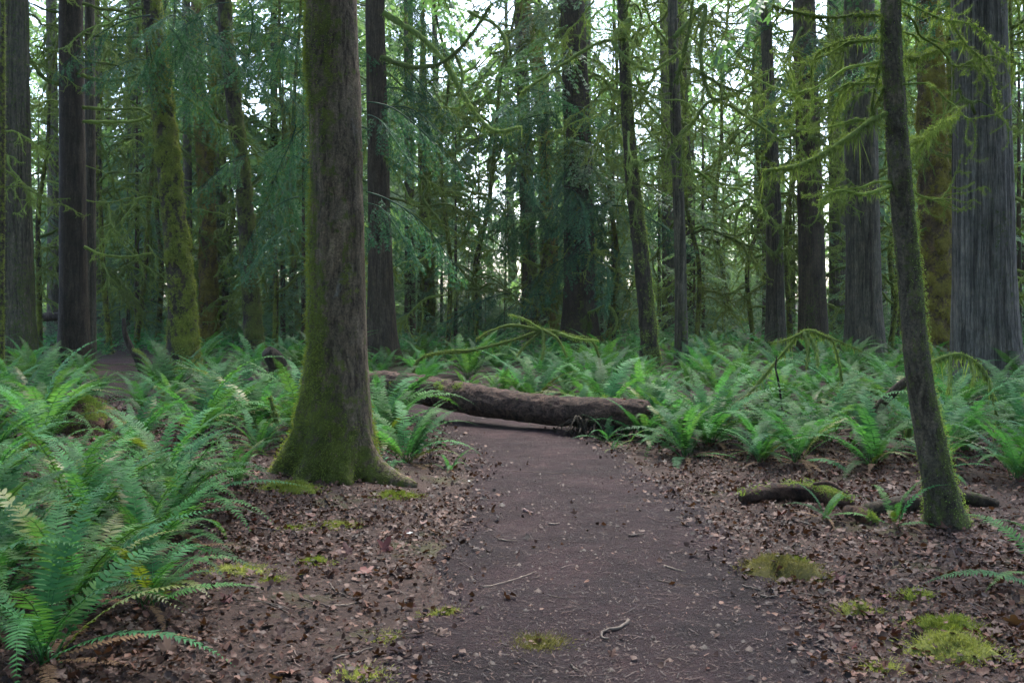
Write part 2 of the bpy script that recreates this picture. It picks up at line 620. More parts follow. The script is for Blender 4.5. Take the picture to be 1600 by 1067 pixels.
# ------------------------------------------------------------------ shared pieces: mossy branches and conifer boughs
def walk(rng, L, n, d0, wob, sag, up=0.0):
    """a crooked twig: n points from the origin along d0"""
    d = np.array(d0, float)
    p = np.zeros(3)
    out = [p.copy()]
    for i in range(n - 1):
        t = i / (n - 1)
        d = d + rng.normal(size=3) * wob
        d[2] += (-sag * (1 - t) + up * t) / n * 3
        d = unit(d)
        p = p + d * L / (n - 1)
        out.append(p.copy())
    return np.array(out)


def mossy_limb(g, P, R, rng, fuzz=260, hang=0.06, seg=7, blade=0.0035, tint=(0.2, 1.0)):
    """a branch wrapped in moss: lumpy tube, upright fuzz and hanging tassels"""
    V, D = add_tube(g, P, R, seg, 0.7, 16.0, int(rng.integers(999)), tint=rng.uniform(*tint, size=len(P) * seg + 2) * 0.8)
    ln = np.linalg.norm(np.diff(P, axis=0), axis=1).sum()
    k = int(fuzz * ln)
    if k:
        i = rng.integers(0, len(V), k)
        o = rng.normal(size=(k, 3)) * 0.012
        d = unit(D[i] + rng.normal(size=(k, 3)) * 0.5)
        blades(g, V[i] + o, d, rng.uniform(0.3, 1.0, k) * 0.022, blade, rng.uniform(*tint, size=k), rng)
        kk = int(k * 0.6)
        i = rng.integers(0, len(V), kk)
        d = unit(np.array([0, 0, -1.0]) + rng.normal(size=(kk, 3)) * 0.22)
        blades(g, V[i], d, rng.exponential(hang * 0.55, kk) + 0.01, blade * 1.3, rng.uniform(*tint, size=kk), rng)


def make_branch_mesh(seed, L=2.2, twigs=6, fuzz=230, hang=0.07, thick=0.02, droop=0.5, mat=None, blade=0.0035, wob=0.13):
    rng = np.random.default_rng(seed)
    g = G()
    n = 22
    P = walk(rng, L, n, (1, 0, 0.15), wob, droop, droop * 0.9)
    mossy_limb(g, P, np.linspace(thick, thick * 0.4, n), rng, fuzz, hang, 7, blade)
    for k in range(twigs):
        i = int(rng.integers(4, n - 1))
        d = unit(P[min(i + 1, n - 1)] - P[i - 1]) + np.array([rng.normal() * .3, rng.choice([-1, 1]) * rng.uniform(0.5, 1.2), rng.uniform(-0.7, 0.4)])
        l = L * rng.uniform(0.2, 0.55) * (1 - 0.5 * i / n)
        Q = walk(rng, l, 12, unit(d), 0.2, 0.9, 0.9) + P[i]
        mossy_limb(g, Q, np.linspace(thick * 0.55, thick * 0.25, 12), rng, fuzz, hang * 0.8, 5, blade)
        for kk in range(2):
            jj = int(rng.integers(3, 11))
            d2 = unit(rng.normal(size=3) + np.array([0.5, 0, -0.3]))
            mossy_limb(g, walk(rng, l * rng.uniform(.25, .5), 7, d2, 0.25, 0.6, 0.6) + Q[jj], np.linspace(thick * 0.3, thick * 0.18, 7), rng, fuzz * 0.8, hang * 0.6, 4, blade)
    return g.mesh('branch', mat or M_MOSS)


BRANCH = [make_branch_mesh(100 + k, L=2.2, twigs=6 + k % 4, thick=0.027, wob=.18, droop=0.3 + 0.12 * (k % 5), hang=0.05 + 0.02 * (k % 3)) for k in range(9)]
BARE = [make_branch_mesh(150 + k, L=2.4, twigs=3, fuzz=90, hang=0.03, thick=0.014, droop=0.25) for k in range(4)]


BRANCH_NEAR = [make_branch_mesh(170 + k, L=2.0, twigs=8, fuzz=900, hang=0.022, thick=0.017, droop=0.6, blade=0.0017, wob=.2) for k in range(5)]


def bough_geo(g, rng, L=2.4, detail=2, droop=0.5, hang=0.4, wood=True, density=1.0, width=1.0):
    """conifer bough along +X: woody axis, side branchlets, flat sprays of small leaflets"""
    n = 14
    P = walk(rng, L, n, (1, 0, 0.25), 0.05, droop * 1.1, droop * 0.2)
    if wood:
        add_tube(g, P, np.linspace(0.016, 0.004, n) * L / 2.4, 5, tint=0.0)
    ns = int(L * 11 * density)
    Lv, Fv = [], None
    pos, dirs, up = [], [], []
    for s_ in range(ns):
        t = 0.12 + 0.88 * (s_ + rng.uniform(0, .8)) / ns
        x = t * (n - 1)
        i = min(int(x), n - 2)
        p = P[i] + (P[i + 1] - P[i]) * (x - i)
        side = 1 if s_ % 2 else -1
        fwd = unit(P[i + 1] - P[i])
        d = unit(fwd * rng.uniform(.45, .9) + np.array([0, side * rng.uniform(.7, 1.1) * width, -hang * rng.uniform(0.2, 1.2)]))
        l = L * (0.36 * (1 - t) ** 0.7 + 0.08) * rng.uniform(.6, 1.15)
        m = max(4, int(l / 0.09))
        Q = walk(rng, l, m + 1, d, 0.07, hang * 0.7)
        Q += p
        if wood and detail > 1:
            T_ = unit(Q[-1] - Q[0])
            add_tube(g, Q[[0, m // 2, m]], [0.005, 0.004, 0.002], 3, tint=0.0)
        for q_ in range(1, m + 1):
            dd = unit(Q[q_] - Q[q_ - 1])
            for sd in ((-1, 1) if q_ < m else (-1, 0, 1)):
                nrm = np.array([0, 0, 1.0])
                lat = unit(np.cross(nrm, dd)) * sd
                e = unit(dd * rng.uniform(.6, 1.0) + lat * rng.uniform(.6, .9) + np.array([0, 0, -hang * rng.uniform(0.1, .7)]))
                pos.append(Q[q_])
                dirs.append(e * rng.uniform(.07, .15) * (1.2 - 0.4 * q_ / m))
    pos, dirs = np.array(pos), np.array(dirs)
    k = len(pos)
    ln = np.linalg.norm(dirs, axis=1)[:, None]
    e = dirs / ln
    upv = unit(np.array([0, 0, 1.0]) + rng.normal(size=(k, 3)) * 0.35)
    lat = unit(np.cross(upv, e))
    tn = np.clip(rng.normal(0.5, 0.22, k), 0, 1)
    if detail > 1:
        # five leaflets on each spray
        for a, (o, sd, sc) in enumerate(((0.05, -1, .62), (0.12, 1, .62), (0.42, -1, .5), (0.5, 1, .5), (0.55, 0, .5))):
            b = pos + e * ln * o
            dv = unit(e * 0.8 + lat * sd * 0.75 + np.array([0, 0, -0.12])) * ln * sc
            w = unit(np.cross(upv, dv)) * (0.0085 + 0.002 * rng.random((k, 1)))
            md = b + dv * 0.5
            V = np.stack([b, md + w, b + dv, md - w], 1).reshape(-1, 3)
            g.add(V, np.arange(4 * k).reshape(-1, 4), np.repeat(np.clip(tn + 0.06 * (a - 2), 0, 1), 4))
    else:
        w = lat * ln * (0.34 if wood else 0.5)
        b, tip = pos, pos + dirs * 1.35
        md = pos + dirs * 0.55
        V = np.stack([b, md + w, tip, md - w], 1).reshape(-1, 3)
        g.add(V, np.arange(4 * k).reshape(-1, 4), np.repeat(tn, 4))
    return P


def make_bough(seed, mat, moss=0.0, **kw):
    rng = np.random.default_rng(seed)
    g = G()
    P = bough_geo(g, rng, **kw)
    return g.mesh('bough', mat)


CEDAR = [make_bough(200 + k, M_CEDAR, L=2.6, droop=0.55 + .1 * k, hang=0.75) for k in range(4)]
HEM = [make_bough(220 + k, M_HEMLOCK, L=2.3, droop=0.4 + .12 * k, hang=0.25) for k in range(4)]


def make_crown(seed, mat, H=24.0, z0=2.0, L0=3.6, step=0.42, hang=0.35, top=0.8, moss=False, detail=1):
    """whole crown of a far tree as one mesh: boughs in a loose spiral round the stem"""
    rng = np.random.default_rng(seed)
    var = []
    for k in range(5):
        gg = G()
        bough_geo(gg, rng, L=2.4, detail=detail, droop=0.45 + .1 * k, hang=hang, density=0.75)
        fs = gg.Fs
        V = np.concatenate(gg.V)
        T = np.concatenate(gg.T)
        var.append((V, fs, T))
    g = G()
    z, a = z0, 0.0
    while z < H:
        t = (z - z0) / (H - z0)
        a += 2.4 + rng.normal() * .4
        sc = (L0 * (1 - t) ** 0.75 * rng.uniform(.55, 1.1) + top * 0.4) / 2.4
        V, fs, T = var[int(rng.integers(5))]
        R = rotz(np.array([a]))[0] @ roty(np.array([rng.uniform(-.15, .3) - 0.35 * t]))[0] @ rotx(np.array([rng.normal() * .15]))[0]
        W = (V * sc) @ R.T + np.array([0, 0, z])
        n0 = g.n
        g.V.append(W); g.T.append(T); g.M.append(np.zeros(len(T))); g.n += len(W)
        for f in fs:
            g.Fs.append(f + n0)
        z += step * rng.uniform(.5, 1.5)
    return g.mesh('crown', mat)


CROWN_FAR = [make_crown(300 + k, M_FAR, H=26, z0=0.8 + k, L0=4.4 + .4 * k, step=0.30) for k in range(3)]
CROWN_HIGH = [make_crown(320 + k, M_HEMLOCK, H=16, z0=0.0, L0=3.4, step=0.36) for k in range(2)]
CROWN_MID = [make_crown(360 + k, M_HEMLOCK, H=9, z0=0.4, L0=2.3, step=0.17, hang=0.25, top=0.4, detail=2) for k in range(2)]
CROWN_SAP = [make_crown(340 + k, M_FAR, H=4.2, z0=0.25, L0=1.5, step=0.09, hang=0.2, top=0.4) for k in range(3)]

# ------------------------------------------------------------------ trees
TRUNKS = []          # (x, y, radius) of everything standing, so ferns keep clear


def make_trunk(tree, name, C, R, seg, rings, zvis, style, mat, moss_bias, seed, lobes=(), flare=0.25, fh=0.5, moss_dir=None, moss_low=0.0):
    """C: (k,3) centre line in the tree's own space, R: radii; bark relief is real displacement"""
    P0 = np.asarray(C, float)
    zs = P0[:, 2]
    top = zs[-1]
    nv = int(rings)
    zz = np.concatenate([np.linspace(-0.25, zvis, nv), np.linspace(zvis, top, max(8, nv // 7))[1:]])
    par = np.interp(zz, zs, np.arange(len(zs)))
    dense = spline(np.column_stack([P0, R]), 40 * len(P0))
    o = np.argsort(dense[:, 2])
    dense = dense[o]
    cx = np.interp(zz, dense[:, 2], dense[:, 0])
    cy = np.interp(zz, dense[:, 2], dense[:, 1])
    rr = np.interp(zz, dense[:, 2], dense[:, 3])
    th = np.linspace(0, 2 * math.pi, seg, endpoint=False)
    TH, ZZ = np.meshgrid(th, zz)
    RR = np.repeat(rr[:, None], seg, 1)
    CXX, CYY = np.repeat(cx[:, None], seg, 1), np.repeat(cy[:, None], seg, 1)
    U = np.stack([np.cos(TH), np.sin(TH), np.zeros_like(TH)], -1).reshape(-1, 3)
    z1 = ZZ.ravel()
    base_r = float(R[0])
    fl = np.exp(-np.maximum(z1, 0) / fh)
    lob = np.zeros_like(z1)
    for (a, w, s, hh) in lobes:
        dth = np.abs((TH.ravel() - a + math.pi) % (2 * math.pi) - math.pi)
        lob += s * np.exp(-(dth / w) ** 2) * np.exp(-np.maximum(z1, 0) / hh)
    rad = RR.ravel() * (1 + flare * fl * (1 + 0.5 * vnoise(np.column_stack([U[:, :2] * 2.2, z1 * .4]), seed))) + lob
    Q = np.column_stack([U[:, :2] * 1.0, z1])
    moss = np.zeros_like(z1)
    if style in ('furrow', 'cedar', 'fluted'):
        fq = {'furrow': 9.0, 'cedar': 12.0, 'fluted': 7.0}[style]
        qq = np.column_stack([U[:, :2] * fq * (base_r / 0.5) ** 0.3, z1 * 0.55])
        ridge = 1 - 2 * np.abs(fbm(qq, 3, seed))
        qf = np.column_stack([U[:, :2] * fq * 2.6, z1 * 2.5])
        amp = {'furrow': 0.05, 'cedar': 0.05, 'fluted': 0.06}[style]
        rad *= 1 + amp * ridge + amp * 0.5 * fbm(qf, 3, seed + 5)
        if style in ('fluted', 'cedar'):
            rad *= 1 + (0.10 if style == 'fluted' else 0.04) * fbm(np.column_stack([U[:, :2] * 2.4, z1 * 0.12]), 2, seed + 9) * (0.4 + fl)
    elif style == 'smooth':
        rad *= 1 + 0.03 * (1 - 2 * np.abs(fbm(np.column_stack([U[:, :2] * 7, z1 * 1.1]), 4, seed + 8, .6))) + 0.02 * fbm(np.column_stack([U[:, :2] * 5, z1 * 4]), 4, seed) + 0.04 * fbm(np.column_stack([U[:, :2] * 1.3, z1 * 0.7]), 2, seed + 2)
    elif style == 'mossy':
        lumps = fbm(np.column_stack([U[:, :2] * 1.6, z1 * 3.2]), 4, seed)
        saw = (z1 * 1.9 + 0.9 * fbm(np.column_stack([U[:, :2] * 1.1, z1 * .8]), 3, seed + 6)) % 1.0
        rad *= 1 + 0.16 * lumps + 0.13 * (sstep(0, .3, saw) - saw) + 0.05 * fbm(np.column_stack([U[:, :2] * 6, z1 * 14]), 3, seed + 3)
        moss += 0.5 * lumps + 0.3 * (sstep(0, .25, saw) - sstep(.5, 1, saw)) - .12
    moss = moss + moss_bias + 0.55 * fbm(np.column_stack([U[:, :2] * 1.8, z1 * 1.1]), 5, seed + 11, 0.65)
    if moss_dir is not None:
        moss += 0.20 * (U[:, 0] * math.cos(moss_dir) + U[:, 1] * math.sin(moss_dir))
    moss += moss_low * np.exp(-np.maximum(z1, 0) / 0.6)
    mo = np.clip(moss - .3, 0, .7)
    rad = rad + min(.05, .15 * base_r) * mo * (.6 + 1.6 * fbm(np.column_stack([U[:, :2] * base_r, z1]) * (5.0 / base_r) ** .9, 4, seed + 21, .65))
    V = np.column_stack([CXX.ravel(), CYY.ravel(), z1]) + U * rad[:, None]
    n = len(zz)
    i, j = np.meshgrid(np.arange(n - 1), np.arange(seg), indexing='ij')
    j2 = (j + 1) % seg
    Fq = np.stack([i * seg + j, i * seg + j2, (i + 1) * seg + j2, (i + 1) * seg + j], -1).reshape(-1, 4)
    g = G()
    g.add(V, Fq, 0.5, np.clip(moss, 0, 1))
    trunk = link(name, g.mesh(name, mat), tree)
    return trunk, V, U, np.clip(moss, 0, 1), z1, (cx, cy, rr, zz)


def moss_fuzz(parent, V, U, moss, z1, zmax, count, L, mat, seed, hang=0.5, thr=0.45, W=0.004):
    rng = np.random.default_rng(seed)
    ok = np.where((moss > thr) & (z1 < zmax) & (z1 > 0))[0]
    if len(ok) < 10:
        return
    pr = np.clip(moss[ok] - thr + .02, 0, .5) ** .7
    i = rng.choice(ok, count, p=pr / pr.sum())
    g = G()
    k = count
    p = V[i] + rng.normal(size=(k, 3)) * 0.015
    d = unit(U[i] * rng.uniform(.4, 1, (k, 1)) + np.array([0, 0, -hang]) + rng.normal(size=(k, 3)) * 0.45)
    patch = 0.5 + 0.5 * fbm(p * 4, 3, seed)
    blades(g, p - d * 0.004, d, L * rng.uniform(.35, 1.1, k), W, np.clip(patch * .55 + moss[i] * .45 - .05 + rng.normal(size=k) * .12, 0, 1), rng)
    link('moss', g.mesh('moss', mat), parent)


def make_tree(name, label, px, d, style, mat, H=24.0, bias=0.1, moss_dir=None, moss_low=0.2, flare=0.25, fh=0.5, lobes=(), fuzz=0, fuzz_len=0.03,
              fuzz_mat=None, boughs=None, branches=None, crown=None, group=None, cat='tree', seed=0, seg=None, hang=0.5, parts=True):
    """px: (x, y, width) rows of the trunk in the photograph from the foot upward; d: its distance"""
    x0 = (px[0][0] - 800) * d / F
    h0 = hz(x0, d)
    root = link(name, None, None, (x0, d, h0))
    root.empty_display_size = 0.3
    tag(root, label, cat, group)
    C, R = [], []
    for k, (a, b, w) in enumerate(px):
        z = 0.0 if k == 0 else max(EYE - (b - HY) * d / F - h0, 0.15 * k)
        C.append(((a - px[0][0]) * d / F, 0.0, z))
        R.append(w * d / F / 2)
    C, R = np.array(C), np.array(R)
    zvis = EYE + (HY + 20) * d / F - h0
    if C[-1, 2] < H - 1:
        sl = (C[-1, :2] - C[-2, :2]) / max(C[-1, 2] - C[-2, 2], .1) * 0.35
        z0 = C[-1, 2]
        for t in (0.35, 0.7, 1.0):
            z = z0 + (H - z0) * t
            C = np.vstack([C, [*(C[-1, :2] + sl * (H - z0) * 0.33), z]])
            R = np.append(R, R[len(px) - 1] * (1 - 0.9 * t))
    w = px[0][2]
    seg = seg or int(np.clip(w * 0.9, 14, 130))
    rings = int(np.clip(530 / 3.5 if w > 20 else 60, 40, 190))
    zv = min(zvis, H - 1)
    trunk, V, U, moss, z1, (cx, cy, rr, zz) = make_trunk(root, 'trunk', C, R, seg, rings, zv, style, mat, bias, seed + 40, lobes, flare, fh, moss_dir, moss_low)
    TRUNKS.append((x0, d, R[0] * (1.25 if w < 90 else 1.1)))
    if fuzz:
        moss_fuzz(trunk, V, U, moss, z1, zv, fuzz, fuzz_len, fuzz_mat or M_MOSS, seed + 60, hang, W=max(0.0035, 0.00032 * d))
    rng = np.random.default_rng(seed + 77)

    def at(z):
        return np.array([np.interp(z, zz, cx), np.interp(z, zz, cy), z]), np.interp(z, zz, rr)

    for spec, kind in ((boughs, 'bough'), (branches, 'branch')):
        if not spec:
            continue
        n, za, zb, sc, src = spec[:5]
        az = spec[5] if len(spec) > 5 else None
        for k in range(n):
            z = za + (zb - za) * (k + rng.uniform(0, 1)) / n
            a = rng.uniform(0, 2 * math.pi) if az is None else rng.uniform(*az)
            c, r = at(z)
            p = c + np.array([math.cos(a), math.sin(a), 0]) * r * 0.85
            s_ = sc * rng.uniform(.65, 1.25)
            link(kind, src[int(rng.integers(len(src)))], root, p, (rng.normal() * .3, rng.uniform(-.2, .35), a), s_)
    if crown and d < 24.5:
        z, s_, src = crown
        c, r = at(z)
        link('crown', src[int(rng.integers(len(src)))], root, c, (0, 0, rng.uniform(0, 6.28)), s_)
    return root, at


def px_branch(root, pts, d, w, seed, fuzz=420, hang=0.08, mat=None, name='branch', dd=0.0, blade=0.0035):
    """a branch whose course is given by picture points at distance d (dd: how far its tip comes forward)"""
    rng = np.random.default_rng(seed)
    n = len(pts)
    P = np.array([wp(a, b, d - dd * k / max(n - 1, 1)) for k, (a, b) in enumerate(pts)]) - np.array(root.location)
    ln = np.linalg.norm(np.diff(P, axis=0), axis=1).sum()
    m = max(12, int(ln / 0.05))
    Q = spline(P, m)
    Q += np.column_stack([fbm(Q * 5 + 7 * k, 2, seed + k) for k in range(3)]) * 0.02
    r = np.linspace(w, w * 0.55, m) * d / F / 2
    g = G()
    mossy_limb(g, Q, r, rng, fuzz, hang, 8, blade)
    return link(name, g.mesh(name, mat or M_MOSS), root), Q


# --- the big mossy-footed tree by the path
main, main_at = make_tree('mossy_tree', 'big brown trunk with flared bright-moss roots beside the path', [(523, 748, 112), (527, 690, 104), (529, 600, 92), (529, 500, 82),
                (527, 300, 78), (523, 120, 77), (519, 0, 76)], 8.55, 'smooth', B_MAIN, 24, 0.42, math.pi * 0.95, 0.55, 0.05, 0.35,
                lobes=((math.pi * 1.03, 0.46, 0.22, 0.40), (-0.5, 0.18, 0.50, 0.14), (-2.1, 0.22, 0.16, 0.2), (-1.15, .14, .13, .12), (-1.5, 0.4, 0.05, 0.2), (0.9, 0.4, 0.2, 0.3), (2.2, 0.4, 0.2, 0.3)),
                fuzz=42000, fuzz_len=0.026, fuzz_mat=M_MOSS_BRIGHT, seed=1, seg=150, hang=0.3, crown=(11.0, 1.3, CROWN_HIGH))
# --- the slim leaning trunk in front of the fern bank
lean, lean_at = make_tree('leaning_tree', 'slim dark mossy trunk leaning over the leaf litter', [(1480, 832, 60), (1468, 760, 47), (1452, 680, 42), (1436, 590, 38), (1420, 430, 34), (1408, 300, 33),
                (1397, 150, 31), (1391, 0, 28)], 6.7, 'smooth', B_LEAN, 13, 0.52, 0.4, 0.1, 0.12, 0.15, fuzz=14000, fuzz_len=0.014, seed=2, seg=72, hang=0.6)
for k, (pts, w, dd) in enumerate([
        ([(1388, 22), (1350, 25), (1310, 29), (1268, 28), (1235, 20), (1208, 8)], 9, 0.3),
        ([(1396, 170), (1360, 190), (1325, 215), (1290, 240), (1255, 258), (1195, 268)], 12, 0.5),
        ([(1402, 288), (1375, 296), (1345, 302), (1315, 297), (1290, 306), (1282, 318)], 8, 0.2),
        ([(1392, 105), (1372, 108), (1355, 106)], 3, 0.1),
        ([(1397, 0), (1440, 18), (1480, 32), (1520, 40), (1560, 75), (1600, 108)], 5, 0.2),
        ([(1480, 32), (1512, 70), (1535, 95), (1552, 130), (1562, 165)], 4, 0.2),
        ([(1398, 96), (1430, 90), (1465, 78), (1505, 64)], 8, -1.0),
        ([(1410, 230), (1440, 215), (1470, 195), (1495, 178)], 8, -1.0),
        ([(1415, 260), (1432, 238), (1447, 215), (1456, 200)], 5, -0.3),
        ([(1410, 135), (1385, 132), (1362, 120), (1330, 140), (1310, 165), (1297, 205)], 7, -0.8),
        ([(1385, 60), (1355, 62), (1320, 62), (1288, 75), (1272, 95), (1267, 135)], 6, -0.8),
        ([(1385, 130), (1362, 175), (1372, 110), (1378, 30)], 4, 0.1)]):
    px_branch(lean, pts, 6.7, w * .78, 500 + k, 1300, 0.05 if w < 10 else 0.085, dd=dd, blade=0.0026)

rq = np.random.default_rng(55)
for k in range(9):
    z_ = rq.uniform(2.2, 3.7)
    c_, r_ = lean_at(z_)
    a_ = math.pi + rq.normal() * .7 if k < 6 else rq.normal() * .6
    link('branch', BRANCH_NEAR[int(rq.integers(5))], lean, c_ + np.array([math.cos(a_), math.sin(a_), 0]) * r_ * .8, (rq.normal() * .3, rq.uniform(-.3, .3), a_), rq.uniform(.4, .75))

